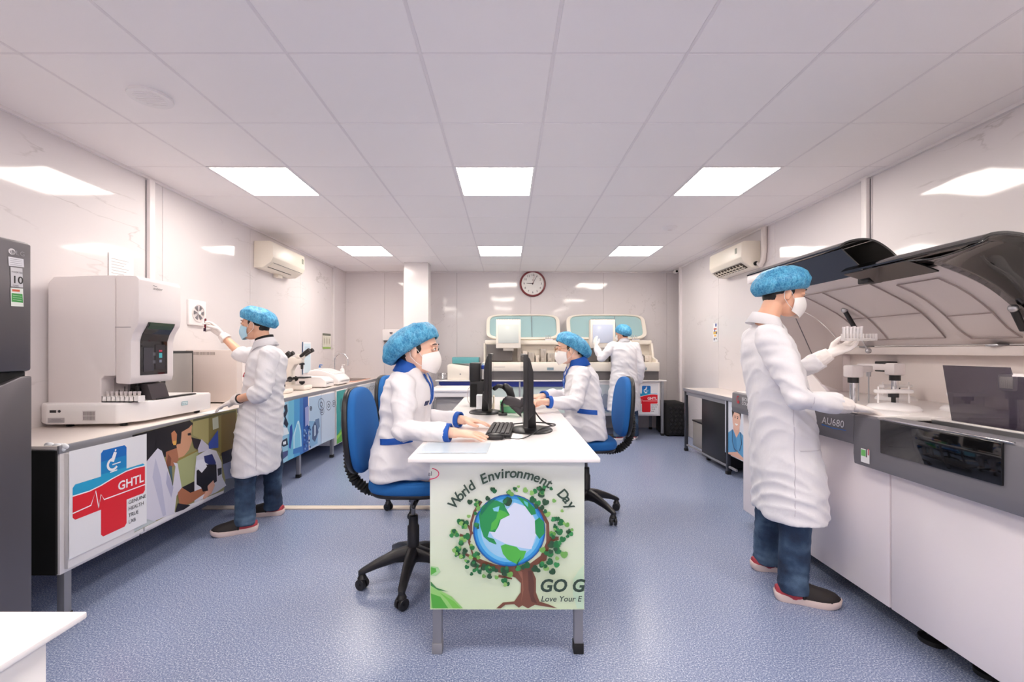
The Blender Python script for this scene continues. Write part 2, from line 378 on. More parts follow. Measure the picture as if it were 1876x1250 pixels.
# trunk, roots, branches
BR, BR2 = (122, 78, 62), (98, 62, 52)
pp(BR, [(620, 1222), (680, 1170), (780, 1160), (835, 1080), (838, 1000), (790, 950), (740, 935), (560, 880), (430, 800), (320, 740), (330, 725), (460, 780), (620, 840), (760, 850), (900, 840), (1010, 760), (1060, 640), (1060, 480), (1000, 380), (950, 300), (1010, 340), (1030, 310), (1030, 360), (1085, 470), (1090, 590), (1170, 590), (1170, 620), (1095, 640), (1060, 800), (950, 850), (940, 890), (970, 960), (970, 1080), (1000, 1160), (1090, 1190), (1160, 1222), (1050, 1205), (960, 1190), (900, 1222), (850, 1195), (820, 1215), (780, 1185), (700, 1190), (660, 1222)])
pp(BR2, [(900, 890), (930, 890), (955, 1000), (950, 1110), (980, 1180), (930, 1160), (905, 1060)])
pp((150, 102, 82), [(800, 880), (850, 900), (860, 1060), (840, 1170), (850, 1060), (845, 960)])
for pts in ([(490, 280), (430, 370), (400, 470), (400, 560), (380, 640), (420, 760)], [(300, 575), (350, 590), (395, 640)], [(410, 570), (380, 500), (350, 470)], [(520, 830), (450, 860), (430, 880)], [(640, 935), (690, 945), (760, 960)]):
    P.stroke(BR, [u5(*p) for p in pts], .012, .006)
# globe
gc = u5(735, 535); gr = (318/4.807)/800*FY
for r_, c in ((1, (40, 66, 140)), (.985, (34, 110, 190)), (.95, (52, 150, 220)), (.88, (110, 190, 236)), (.78, (160, 206, 240))): P.disc(c, gc[0], gc[1], gr*r_, n=44)
pp((214, 224, 246), [(780, 290), (900, 330), (960, 440), (975, 560), (930, 700), (850, 690), (700, 650), (600, 600), (560, 540), (640, 420), (740, 330)])
GR1, GR2, GR3 = (42, 148, 84), (84, 184, 76), (30, 110, 60)
pp(GR1, [(500, 320), (560, 290), (620, 270), (690, 300), (700, 330), (740, 400), (660, 440), (640, 500), (610, 550), (560, 545), (545, 590), (600, 620), (620, 660), (560, 635), (510, 590), (480, 500), (470, 400)])
pp(GR2, [(640, 350), (700, 370), (735, 400), (650, 440), (620, 520), (570, 540), (580, 470), (620, 430)])
pp((130, 200, 230), [(590, 340), (650, 320), (640, 370), (600, 365)])
pp(GR1, [(560, 596), (600, 610), (625, 655), (600, 650)])
pp(GR2, [(660, 670), (700, 655), (800, 680), (830, 710), (885, 715), (860, 780), (800, 830), (720, 790), (680, 740)])
pp(GR3, [(800, 820), (840, 760), (800, 850)])
pp(GR1, [(960, 450), (1000, 420), (1040, 460), (1045, 560), (1000, 610), (965, 560)]); pp(GR1, [(800, 235), (880, 260), (960, 340), (970, 390), (930, 400), (880, 330)]); pp((90, 190, 200), [(860, 270), (900, 290), (900, 330), (870, 300)])
pp((30, 120, 90), [(480, 370), (560, 270), (620, 260), (560, 310), (490, 400)])
# leaves
random.seed(11)
def leaf(x, y, s, a, c):
    pts = [(0, -1), (.5, -.75), (.85, -.2), (.8, .35), (.4, .6), (0, .42), (-.4, .6), (-.8, .35), (-.85, -.2), (-.5, -.75)]
    ca, sa = cos(a), sin(a); pp(c, [(x+s*(p[0]*ca-p[1]*sa), y-s*(p[0]*sa+p[1]*ca)) for p in pts])
LC = [(38, 118, 66), (34, 100, 60), (116, 176, 88), (52, 140, 78), (46, 84, 58), (140, 190, 104)]
spots = [(390, 280, 26), (445, 300, 26), (470, 280, 16), (548, 250, 24), (590, 170, 24), (730, 195, 24), (785, 165, 20), (880, 178, 26), (720, 275, 44), (955, 190, 26), (995, 160, 24), (1030, 170, 26), (1020, 215, 34), (1105, 165, 18), (945, 260, 34), (985, 290, 30), (1055, 280, 34), (1020, 330, 24), (1130, 270, 20), (1070, 385, 30), (1200, 360, 16), (1140, 430, 22), (1185, 460, 34), (1240, 480, 24), (1255, 540, 26), (1140, 500, 22), (1175, 540, 34), (1115, 560, 32), (1205, 605, 30), (1245, 580, 18), (440, 380, 18), (380, 405, 18), (305, 450, 32), (350, 465, 34), (345, 495, 26), (252, 545, 34), (450, 480, 26), (360, 580, 34), (325, 610, 30), (315, 640, 26), (285, 690, 34), (285, 730, 26), (350, 705, 26), (410, 670, 26), (440, 740, 32), (330, 755, 22), (370, 800, 20), (430, 820, 36), (365, 848, 22), (430, 880, 18), (510, 850, 34), (560, 870, 36), (600, 865, 28), (515, 928, 20), (565, 930, 26), (625, 938, 20), (690, 875, 36), (700, 900, 32), (690, 965, 30), (740, 910, 30), (720, 995, 22), (810, 860, 28), (885, 830, 34), (850, 845, 20), (1025, 695, 30), (955, 860, 34), (1020, 830, 26), (1060, 855, 30), (1085, 800, 34), (1090, 730, 34), (1100, 650, 36), (1155, 650, 36), (1165, 705, 34), (1215, 735, 36), (1155, 770, 20), (1150, 825, 28), (1110, 885, 32), (1140, 690, 22), (400, 760, 22)]
for x, y, s_ in spots: leaf(x, y, s_*1.08, random.uniform(-1.2, 1.2), random.choice(LC))
for k in range(80):
    x, y, s_ = random.choice(spots); leaf(x+random.uniform(-32, 32), y+random.uniform(-32, 32), random.uniform(14, 26), random.uniform(-2, 2), random.choice(LC))
DK = (50, 72, 60)
cx, cy = u5(760, 640)
P.arc(DK, [('World', 136), ('Environment', 87), ('Day', 40)], cx, cy, .279, .058, bold=.0012, shear=.12)
P.text(DK, 'GO G', *u5(995, 1050), .073, shear=.18, bold=.0022)
P.text(DK, 'Love Your E', *u5(1008, 1137), .0335, shear=.2, bold=.0003)
RD = (200, 40, 90); a_ = [u5(38+85*cos(R(t)), 25+48*sin(R(t))) for t in range(-72, 92, 8)]
P.stroke(RD, a_, .004); P.text((40, 40, 60), 'al', *u5(30, 42), .026)
P.build('printed_poster', desk.children[1] if desk.children[1].name.startswith('end_panel') else desk)
# ---------------------------------------------------------------- left bench
tag((lw := BX(XL+.002, -2.12+.0, 2.06, YB-.005, .832, .85, .004).build('worktop', mat('pale marble worktop', (236, 226, 220), .2, var=.04, scale=3))), 'long pale marble worktop on grey steel legs along the left wall', 'worktop')
BX(-2.125, -2.112, 2.06, YB-.005, .812, .8505, .003).build('edge_strip', GSTEEL, lw)
g = G(); random.seed(3)
for k in range(14): g.ell((-2.16+random.uniform(-.05, .05), 2.085+random.uniform(-.006, .008), .84+random.uniform(-.012, .01)), (random.uniform(.015, .03), .012, .014))
g.build('corner_tape', PAPER, lw)
fr = lw
for y in (2.11, 3.49, 4.48, 5.33, 7.2):
    for x in (-2.14, -2.7):
        l = BX(x-.018, x+.018, y-.018, y+.018, .03, .83, .002).build('leg', GSTEEL, fr); BX(x-.022, x+.022, y-.022, y+.022, 0, .035, .003).build('foot_cap', RUBBER, l)
BX(-2.72, -2.69, 2.12, 7.2, .16, .19).build('rail', GSTEEL, fr)
FX = -2.1
def cabinet(y0, y1, z0, label, doors, m=WHITEP, side=1, x=FX, xb=-2.7, hy=None):
    c = thing('base_cabinet', ((x+xb)/2, (y0+y1)/2, z0), label, 'cabinet')
    BX(min(x-side*.02, xb), max(x-side*.02, xb), y0, y1, z0, .828, .003).build('carcass', m, c)
    out = []
    for a, b in doors:
        d = BX(x-.018 if side > 0 else x, x if side > 0 else x+.018, a+.003, b-.003, z0+.02, .808, .002).build('door', m, c)
        if side > 0: BX(x-.004, x+.012, (b-.05), (b-.03), .5, .58, .003).build('handle', GSTEEL, d) if hy is None else None
        out.append(d)
    return c, out
def pr(x=FX, y0=2.1, z0=.235, s=1): return Print((x+s*.0005, y0, z0), (0, s, 0), (0, 0, 1))
def ghtl(P, x, y, W, H):
    u = lambda a, b: (x+a*W, y+b*H)
    P.poly((232, 232, 236), [u(-.04, -.06), u(1.03, -.06), u(1.03, 1.06), u(-.04, 1.06)])
    BT, BL, RE, WH = (24, 108, 190), (40, 160, 206), (222, 34, 48), (245, 245, 248)
    rc = lambda c, a0, b0, a1, b1, r=.03: P.poly(c, [u(a0+r, b0), u(a1-r, b0), u(a1, b0+r), u(a1, b1-r), u(a1-r, b1), u(a0+r, b1), u(a0, b1-r), u(a0, b0+r)])
    rc(BT, .35, .5, .71, .985); P.poly(BL, [u(.35, .5), u(.71, .5), u(.71, .80), u(.35, .80)]); P.poly((32, 134, 198), [u(.35, .72), u(.71, .72), u(.71, .86), u(.35, .86)])
    rc(BL, 0, .4, 1, .70); rc(RE, .35, .02, .71, .5); rc(RE, 0, .33, 1, .5)
    wv = [(0, .585), (.2, .58), (.35, .6), (.5, .635), (.7, .67), (.85, .675), (1, .665)]
    P.poly(RE, [u(*p) for p in wv]+[u(1, .37), u(0, .37)])
    P.stroke(WH, [u(*p) for p in wv], .014*W)
    P.stroke(WH, [u(*p) for p in ((0, .405), (.22, .42), (.28, .56), (.32, .36), (.35, .50), (.39, .43), (.7, .43), (1, .43))], .014*W)
    P.text(WH, 'GHTL', *u(.58, .475), .155*W, bold=.0032*W, spacing=1.0)
    # microscope emblem
    P.stroke(WH, [u(.51+.07*cos(R(t)), .80+.062*sin(R(t))) for t in range(100, 330, 15)], .03*W)
    P.stroke(WH, [u(.50, .83), u(.545, .93)], .05*W, .045*W); P.stroke(WH, [u(.545, .94), u(.55, .965)], .02*W); P.stroke(WH, [u(.5, .795), u(.62, .80)], .014*W); P.stroke(WH, [u(.47, .715), u(.57, .72)], .014*W)
    for k, t in enumerate(('GENUINE', 'HEALTH', 'TRUE', 'LAB')): P.text((34, 30, 40), t, *u(.735, .265-.078*k), .068*W, spacing=.95)
c1, d1 = cabinet(2.07, 2.52, .235, 'left bench cabinet with the red and blue GHTL cross sign', [(2.085, 2.525)], hy=1)
BX(-2.68, -2.13, 2.06, 2.0695, .24, .826).build('side_panel', MATTE, c1)
P = pr(); P.k = 18; ghtl(P, .0025, .094, .42, .462); P.build('printed_sign', d1[0])
c2, d2 = cabinet(2.53, 3.47, .235, 'left bench cabinet wrapped in a photo of a scientist at a microscope', [(2.53, 3.47)], hy=1)
P = pr(); pl = lambda x, y: on_x(x, y, FX)
def q(*pts): return [(240+x/5.21, 740+y/5.21) for x, y in pts]
def pc(c, *pts): P.px(c, q(*pts), pl)
pc((150, 146, 96), (40, 290), (1010, 45), (1050, 760), (560, 960), (30, 1230))
pc((24, 18, 22), (10, 300), (560, 160), (590, 190), (520, 420), (120, 600), (115, 360), (20, 385))
pc((196, 204, 206), (25, 1080), (140, 1100), (240, 1120), (30, 1225)); pc((172, 164, 108), (590, 170), (750, 110), (740, 380), (590, 300)); pc((112, 92, 44), (860, 110), (1000, 60), (1000, 440), (850, 500)); pc((128, 118, 66), (740, 110), (860, 80), (860, 480), (740, 400))
pc((190, 196, 178), (775, 140), (830, 120), (835, 230), (780, 250)); pc((90, 90, 60), (590, 150), (1000, 60), (1000, 75), (590, 170))
pc((164, 170, 120), (440, 540), (640, 430), (640, 800), (470, 800)); pc((150, 130, 60), (440, 530), (650, 430), (650, 445), (440, 550))
pc((30, 24, 40), (860, 470), (1000, 410), (1020, 560), (880, 620)); pc((126, 132, 160), (870, 580), (1000, 530), (1045, 700), (900, 730)); pc((88, 92, 104), (900, 720), (1045, 690), (1050, 760), (880, 860)); pc((34, 30, 34), (480, 800), (600, 740), (640, 900), (520, 960))
SK, SKD = (168, 108, 78), (120, 70, 50)
pc(SK, (330, 460), (440, 420), (450, 540), (380, 620), (330, 600)); pc((206, 152, 118), (470, 260), (580, 200), (570, 300), (580, 350), (550, 440), (500, 500), (450, 520), (430, 400)); pc((22, 16, 20), (240, 300), (300, 230), (480, 180), (590, 180), (550, 230), (480, 270), (470, 380), (380, 400), (320, 470), (230, 440)); pc(SKD, (330, 600), (350, 480), (380, 520), (370, 640))
pc((190, 124, 84), (380, 280), (410, 255), (435, 290), (430, 380), (390, 380)); pc((220, 170, 80), (395, 360), (430, 350), (425, 395), (400, 395)); pc((30, 20, 24), (535, 285), (565, 275), (570, 300), (540, 305))
pc((210, 208, 222), (120, 580), (250, 425), (290, 450), (340, 600), (395, 790), (420, 600), (400, 560), (440, 570), (480, 800), (430, 880), (410, 1050), (290, 1090), (220, 1120), (130, 1100)); pc((186, 186, 208), (230, 520), (280, 700), (330, 1060), (300, 1080), (200, 700)); pc((172, 172, 198), (340, 640), (400, 800), (380, 900), (330, 760)); pc((70, 96, 110), (350, 600), (385, 590), (395, 780))
pc((200, 198, 214), (620, 360), (670, 340), (735, 400), (740, 440), (640, 470)); pc((36, 28, 38), (570, 320), (665, 345), (630, 440), (600, 420)); pc((52, 80, 170), (735, 380), (825, 250), (830, 420), (740, 430))
pc((212, 212, 222), (620, 500), (740, 430), (810, 450), (860, 560), (865, 700), (905, 780), (820, 840), (600, 945), (600, 700)); pc((34, 46, 110), (690, 500), (770, 480), (805, 560), (800, 620), (700, 560)); pc((26, 24, 34), (620, 640), (700, 580), (810, 580), (815, 740), (700, 820), (620, 770)); pc((224, 226, 236), (620, 540), (690, 530), (720, 600), (670, 660), (610, 600)); pc((30, 30, 44), (820, 620), (860, 610), (860, 670), (825, 690))
pc(SK, (440, 850), (480, 800), (560, 850), (720, 790), (710, 850), (560, 950), (460, 985)); pc((222, 170, 146), (680, 900), (730, 780), (780, 730), (795, 780), (760, 860), (690, 915)); pc((28, 22, 26), (660, 790), (720, 760), (730, 830), (680, 840)); pc((30, 26, 34), (415, 1040), (440, 950), (560, 970), (500, 1010))
P.build('printed_photograph', d2[0])
c3, d3 = cabinet(3.51, 4.60, .235, 'left bench cabinet with a deep blue laboratory flask picture', [(3.515, 4.5)], hy=1)
P = pr()
def q(*pts): return [(500+x/7.81, 700+y/7.81) for x, y in pts]
g3 = [((120, 300), (115, 1180)), ((220, 280), (210, 1130)), ((300, 255), (300, 1085)), ((380, 235), (380, 1050)), ((430, 222), (430, 1020)), ((500, 205), (510, 975))]
for (a, b), (c, d), col in zip(g3, g3[1:], ((150, 196, 220), (108, 186, 216), (70, 154, 208), (44, 116, 188), (28, 84, 168))): pc(col, a, c, d, b)
pc((120, 196, 224), (120, 300), (-300, 400), (-300, 1330), (115, 1180)); pc((60, 70, 120), (115, 1010), (215, 980), (210, 1050), (115, 1130))
for pts in ([(150, 340), (200, 320), (210, 420), (180, 500), (220, 600), (200, 660), (150, 600), (170, 520), (140, 470), (170, 410)], [(115, 850), (200, 800), (215, 900), (150, 930), (118, 910)]): pc((24, 34, 60), *pts)
pc((226, 234, 240), (140, 860), (185, 845), (185, 890), (145, 900)); pc((220, 230, 238), (120, 640), (200, 660), (230, 740), (120, 780))
pc((190, 226, 240), (350, 560), (370, 555), (400, 700), (410, 960), (290, 1000), (290, 760)); pc((130, 200, 230), (345, 600), (360, 600), (390, 760), (395, 930), (310, 960), (305, 780)); pc((54, 120, 190), (290, 960), (410, 920), (412, 1000), (285, 1035)); pc((34, 74, 160), (240, 640), (270, 600), (280, 740), (250, 960), (225, 940))
random.seed(5)
for k in range(34): x, y = random.uniform(430, 520), random.uniform(620, 960); pc(random.choice([(40, 84, 150), (140, 176, 216), (30, 56, 120), (90, 140, 200)]), (x, y), (x+14, y-12), (x+22, y+16), (x+6, y+24))
pc((150, 160, 210), (450, 370), (505, 340), (505, 600), (455, 640))
P.build('printed_picture', d3[0])
c4, d4 = cabinet(4.61, 5.32, .235, 'left bench cabinet with a pale blue print of gears and a hand', [(4.615, 4.94), (4.945, 5.315)], hy=1)
P = pr()
pc((176, 202, 226), (515, 225), (690, 190), (690, 890), (525, 965)); pc((196, 212, 230), (685, 190), (885, 150), (885, 800), (685, 890)); pc((130, 176, 214), (515, 560), (640, 560), (640, 880), (525, 950))
pc((70, 92, 132), (560, 650), (600, 560), (640, 640), (650, 720), (600, 860), (560, 820)); pc((100, 130, 170), (600, 540), (660, 520), (670, 640), (640, 690)); pc((200, 220, 236), (590, 620), (610, 620), (610, 760), (590, 780))
for cx_, cy_, rr in ((690, 320, 55), (795, 340, 42), (700, 420, 34), (870, 310, 30), (540, 380, 20)):
    ring = [V(pl(*q((cx_+rr*.8*cos(R(t)), cy_+rr*1.5*sin(R(t))))[0]))-P.o for t in range(0, 361, 20)]
    P.stroke((72, 84, 112), [(p.dot(P.u), p.dot(P.v)) for p in ring], .008); ring = [V(pl(*q((cx_+rr*.3*cos(R(t)), cy_+rr*.6*sin(R(t))))[0]))-P.o for t in range(0, 361, 40)]
    P.stroke((60, 70, 96), [(p.dot(P.u), p.dot(P.v)) for p in ring], .012)
pc((120, 130, 170), (684, 190), (688, 190), (690, 890), (685, 890))
P.build('printed_picture', d4[0])
c5, d5 = cabinet(5.37, 6.1, .13, 'left bench cabinet with a teal and green cell picture', [(5.375, 6.095)], hy=1)
P = pr(z0=.13, y0=5.37)
P.rect((30, 150, 150), .01, .02, .71, .67); P.rect((176, 216, 214), .3, .3, .71, .67)
P.disc((36, 158, 154), .2, .45, .2, .22); P.disc((18, 116, 120), .16, .48, .05, .09); P.disc((70, 190, 170), .3, .35, .06, .12); P.disc((14, 98, 104), .22, .25, .09, .09); P.poly((84, 170, 50), [(.01, .02), (.71, .02), (.71, .18), (.4, .24), (.2, .2), (.01, .12)]); P.poly((150, 206, 70), [(.01, .07), (.3, .16), (.6, .13), (.71, .09), (.71, .11), (.4, .19), (.01, .12)])
P.build('printed_picture', d5[0])
c6, d6 = cabinet(6.11, 7.3, .13, 'left bench corner cabinet with grey lettering nearest the sink wall', [(6.115, 6.7), (6.705, 7.295)], hy=1)
P = pr(z0=.13, y0=6.11); P.rect((206, 214, 220), .005, .02, .59, .67); P.rect((198, 204, 210), .595, .02, 1.18, .67)
for k, t in enumerate(('LABORATORY', 'QUALITY')): P.text((110, 120, 128), t, .2, .56-.1*k, .1)
P.disc((180, 206, 210), .2, .3, .12); P.build('printed_picture', d6[0])
# ---------------------------------------------------------------- right bench
rw = BX(2.31, XR-.002, 3.45, 5.72, .797, .815, .003).build('worktop', mat('pale marble worktop')); tag(rw, 'short pale marble worktop on dark legs along the right wall', 'worktop')
BX(2.305, 2.318, 3.45, 5.72, .775, .8155, .002).build('edge_strip', GSTEEL, rw)
fr = rw
for y in (3.7, 4.60, 5.68):
    for x in (2.33, 2.72):
        l = BX(x-.018, x+.018, y-.018, y+.018, .03, .797, .002).build('leg', mat('dark steel', (70, 72, 80), .4, .4), fr); BX(x-.022, x+.022, y-.022, y+.022, 0, .035, .003).build('foot_cap', RUBBER, l)
BX(2.325, 2.345, 4.44, 5.66, .07, .09).build('rail', GSTEEL, fr); BX(2.322, 2.345, 4.44, 5.66, .73, .775).build('rail', GSTEEL, fr)
t = thing('storage_box', (2.5, 5.45, .09), 'clear-fronted storage box on the frame under the far end of the right bench', 'box')
BX(2.38, 2.70, 5.29, 5.6, .092, .4, .006).build('body', mat('smoky storage plastic', (150, 144, 140), .25), t); BX(2.375, 2.705, 5.28, 5.61, .4, .42, .004).build('lid', BLACK, t)
t = thing('bench_refrigerator', (2.52, 4.96, 0), 'black undercounter fridge below the right bench', 'fridge')
BX(2.36, 2.72, 4.68, 5.24, .04, .765, .006).build('body', BLACK, t); BX(2.335, 2.36, 4.68, 5.24, .05, .76, .006).build('door', BLACK, t)
for y in (4.72, 5.2):
    for x in (2.4, 2.68): BX(x-.02, x+.02, y-.02, y+.02, 0, .04, .003).build('foot', RUBBER, t)
t = thing('base_cabinet', (2.5, 4.3, .2), 'right bench cabinet with a poster of a smiling doctor in blue', 'cabinet')
BX(2.34, 2.7, 3.96, 4.57, .2, .795, .003).build('carcass', WHITEP, t); d = BX(2.322, 2.34, 3.965, 4.655, .22, .77, .002).build('door', WHITEP, t)
P = Print((2.3215, 4.70, .22), (0, -1, 0), (0, 0, 1))
P.rect((222, 226, 236), .05, 0, .73, .55)
P.poly((96, 160, 206), [(.055, 0), (.08, .2), (.2, .27), (.36, .27), (.5, .2), (.56, 0)]); P.poly((74, 140, 190), [(.2, .27), (.28, .18), (.3, 0), (.24, 0)])
P.poly((226, 178, 156), [(.22, .27), (.28, .2), (.34, .27), (.34, .32), (.22, .32)]); P.disc((236, 190, 168), .28, .38, .075, .105); P.poly((44, 30, 28), [(.2, .39), (.19, .47), (.24, .515), (.33, .515), (.37, .46), (.36, .39), (.34, .45), (.24, .455), (.215, .42)])
P.poly((250, 250, 250), [(.25, .335), (.28, .322), (.31, .335), (.31, .342), (.25, .342)]); P.disc((40, 26, 26), .255, .40, .008); P.disc((40, 26, 26), .305, .40, .008); P.stroke((60, 40, 36), [(.24, .415), (.27, .418)], .006); P.stroke((60, 40, 36), [(.29, .418), (.32, .415)], .006)
P.stroke((30, 40, 80), [(.2, .27), (.2, .15), (.24, .08), (.3, .06)], .01); P.stroke((30, 40, 80), [(.36, .27), (.38, .16), (.34, .08)], .01); P.disc((120, 130, 150), .3, .06, .018); P.poly((226, 178, 156), [(.06, .0), (.3, .06), (.5, .0)])
P.build('printed_photograph', d)
# ---------------------------------------------------------------- near white table
t = thing('side_table', (-1.3, .5, 0), 'plain white table in the near left corner', 'table')
BX(-1.7, -.886, .1, .922, .736, .75, .003).build('tabletop', LAM, t); BX(-.925, -.907, .14, .86, 0, .736, .002).build('side_panel', LAM, t); BX(-1.68, -1.66, .14, .86, 0, .736, .002).build('side_panel', LAM, t); BX(-1.66, -.925, .2, .218, .3, .736, .002).build('back_panel', LAM, t)
# ---------------------------------------------------------------- refrigerator
fs = mat('dark brushed steel', (104, 100, 104), .3, .55, var=.05, scale=4, stretch=(1, 1, .1))
t = thing('refrigerator', (-2.3, 1.5, 0), 'tall dark steel refrigerator at the left edge with stickers', 'refrigerator')
BX(-2.68, -2.05, 1.2, 1.83, .04, 1.75, .01).build('body', mat('fridge side grey', (88, 84, 88), .4, .3), t)
ud = BX(-2.045, -1.99, 1.2, 1.83, 1.215, 1.75, .012).build('door', fs, t)
ld = G().prism([(1.2, .06), (1.83, .06), (1.83, 1.195), (1.79, 1.195), (1.72, 1.165), (1.6, 1.14), (1.2, 1.14)], 'x', -2.045, -1.99, bev=.006).build('door', fs, t)
BX(-2.05, -2.01, 1.21, 1.822, 1.12, 1.215, .003).build('handle_recess', MATTE, t)
for y in (1.26, 1.77):
    for x in (-2.1, -2.62): G().lathe([(.02, 0), (.02, .04)], (x, y, 0)).build('foot', RUBBER, t)
P = Print((-1.9895, 1.7, 1.2), (0, 1, 0), (0, 0, 1)); pl = lambda x, y: on_x(x, y, -1.989)
def c2(x, y): p = on_x(x, y, -1.989)-P.o; return (p.y, p.z)
P.disc((214, 210, 212), *c2(22, 461), .0125); P.disc((120, 116, 120), *c2(23, 462), .0085); P.stroke((214, 210, 212), [c2(21, 457), c2(21, 464), c2(25, 464)], .002); P.text((150, 146, 150), 'LG', *c2(29, 467), .026, spacing=1.1)
P.px((224, 222, 228), [(15, 470), (43, 475), (44, 490), (16, 487)], pl); P.px((206, 204, 208), [(19, 489), (41, 492), (42, 527), (20, 525)], pl); P.px((222, 226, 220), [(19, 527), (42, 529), (43, 562), (20, 561)], pl); P.px((58, 150, 70), [(21, 537), (41, 539), (42, 555), (21, 553)], pl); P.px((206, 96, 70), [(22, 530), (36, 531), (36, 535), (22, 534)], pl)
for k in range(4): P.stroke((120, 118, 124), [c2(18, 474+3.4*k), c2(40, 477+3.4*k)], .0012)
for k in range(3): P.stroke((210, 230, 210), [c2(23, 541+4*k), c2(39, 543+4*k)], .0012)
P.text((30, 28, 30), '10', *c2(21, 518), .042, bold=.0006); P.text((40, 38, 40), 'INVERTER', *c2(20.5, 499), .009); P.text((40, 38, 40), 'YEARS', *c2(22, 524), .008); P.build('stickers', ud)
# ---------------------------------------------------------------- office chairs (facing +x)
def make_chair():
    t = thing('office_chair', (0, 0, 0), 'x', 'chair')
    for k in range(5):
        a = R(-90+72*k); c, s_ = cos(a), sin(a); q_ = V((-s_, c, 0)); rings = []
        for d, z, wd, h in ((.02, .16, .034, .045), (.1, .155, .03, .034), (.2, .125, .024, .024), (.275, .095, .02, .016), (.295, .088, .012, .01)):
            rings.append(((d*c, d*s_, z), q_*wd, V((0, 0, h))))
        l = G().loft(rings, 12, po=3).build('leg', BLACK, t, local=True)
        ca = G(); X = V((.275*c, .275*s_, .03)); tw = V((cos(a+.9), sin(a+.9), 0))
        for sg in (-1, 1): ca.lathe([(.012, -.009), (.028, -.009), (.03, -.006), (.03, .006), (.028, .009), (.012, .009)], X+tw*sg*.016, tw, 18)
        ca.lathe([(.008, -.03), (.008, .03)], X, tw, 10); ca.lathe([(.022, 0), (.026, .01), (.02, .022), (.008, .05)], X+V((0, 0, .02)), (0, 0, 1), 14)
        ca.build('caster', BLACK, l, local=True)
    G().lathe([(.045, 0), (.048, .03), (.045, .07), (.033, .08), (.033, .19), (.026, .2), (.026, .25), (.02, .255)], (0, 0, .12), n=24).build('gas_column', BLACK, t, local=True)
    G().lathe([(.012, 0), (.012, .12)], (0, 0, .37)).lathe([(.026, 0), (.026, .07)], (0, 0, .45)).build('piston', mat('piston steel', (120, 120, 124), .3, .8), t, local=True)
    g = G().box(-.16, .12, -.055, .055, .5, .53, .008).tube([(.05, -.05, .515), (.06, -.2, .51)], .006); g.box(-.1, -.02, -.09, -.05, .485, .52, .004)
    g.build('tilt_mechanism', BLACK, t, local=True); g = G().tube([(.05, -.19, .511), (.055, -.25, .506)], [.008, .011], rnd=True); g.build('lever', BLACK, t, local=True)
    def slab(z0, z1, sx, sy, e=.6):
        r = []
        for k in range(9):
            f = k/8; z = z0+(z1-z0)*f; e_ = (1-abs(2*f-1)**2.6)**.5*.1+.9
            r.append(((.01, 0, z), (sx*e_, 0, 0), (0, sy*e_, 0)))
        return G().loft(r, 40, po=3.2)
    o = slab(.545, .615, .235, .235).build('seat', BLUEF, t, local=True, smooth=60)
    for v in o.data.vertices:
        if v.co.z > .58: v.co.z -= .018*math.exp(-((v.co.x+.02)**2+v.co.y**2)/.02)
        if v.co.x > .15: v.co.z -= .3*(v.co.x-.15)**1.5
    slab(.525, .56, .225, .222).build('seat_shell', BLACK, t, local=True, smooth=60)
    def back(d0, d1, sc, nm, m):
        r = []; n = 9
        for k in range(n):
            f = k/(n-1); d = d0+(d1-d0)*f; e_ = (1-abs(2*f-1)**2.6)**.5*.1+.9
            r.append(((-d, 0, .86), (0, .215*sc*e_, 0), (0, 0, .235*sc*e_)))
        g = G().loft(r, 44, po=2.7)
        for v in g.v:
            zz = v.z-.86; v.y *= 1-.35*max(0, zz)*1.1; v.x -= .55*(v.y**2)*-1+.08*zz+.4*zz*zz*-1*.4
        return g.build(nm, m, t, local=True, smooth=60)
    back(.275, .325, 1, 'backrest', BLUEF); back(.315, .352, 1.015, 'back_shell', BLACK)
    pts = [(-.12, 0, .51), (-.2, 0, .505), (-.27, 0, .52), (-.33, 0, .57), (-.36, 0, .64), (-.365, 0, .72), (-.36, 0, .8)]
    P_ = []
    for i in range(len(pts)-1):
        a, b = V(pts[i]), V(pts[i+1])
        for k in range(8): P_.append(a+(b-a)*k/8)
    G().tube(P_, [(.033 if k % 2 else .024) for k in range(len(P_))], 14).build('back_support', RUBBER, t, local=True, smooth=20)
    return t
ch = make_chair(); ch.location = (-.53, 2.47, 0); ch['label'] = 'blue office chair under the woman at the near left of the desk'; ch['group'] = 'blue office chairs round the desk'
for (x, y, rz, lab) in ((.63, 3.48, pi, 'blue office chair under the woman with glasses right of the desk'), (-.70, 3.62, -.1, 'empty blue office chair hidden behind the near left woman')):
    c = copy_tree(ch); c.location = (x, y, 0); c.rotation_euler = (0, 0, rz); c['label'] = lab
# ---------------------------------------------------------------- left bench equipment
BZ = .852
t = thing('blood_analyzer', (-2.46, 2.8, BZ), 'tall pale grey analyzer with dark curved window on the left bench', 'analyzer')
g = G().prism([(-2.735, .99), (-2.735, 1.70), (-2.70, 1.742), (-2.335, 1.752), (-2.335, 1.15), (-2.40, 1.15), (-2.42, 1.13), (-2.42, .99)], 'y', 2.6, 2.94, bev=.006)
h = g.build('housing', GREYW, t)
G().box(-2.757, -2.735, 2.7, 2.93, 1.0, 1.58, .01).build('rear_cover', GREYW, h)
BX(-2.42, -2.335, 2.69, 2.93, .99, 1.15).build('recess_panel', mat('recess grey', (168, 160, 160), .5), h)
fp = [(-2.332, 1.752), (-2.21, 1.748), (-2.192, 1.73), (-2.19, 1.50), (-2.195, 1.46), (-2.225, 1.41), (-2.24, 1.36), (-2.24, 1.14), (-2.25, 1.10), (-2.332, 1.105)]
f = G().prism(fp, 'y', 2.6, 2.935, bev=.009).build('front_module', GREYW, t)
BX(-2.332, -2.24, 2.5985, 2.6, 1.44, 1.443).build('panel_seam', DGREY, f)
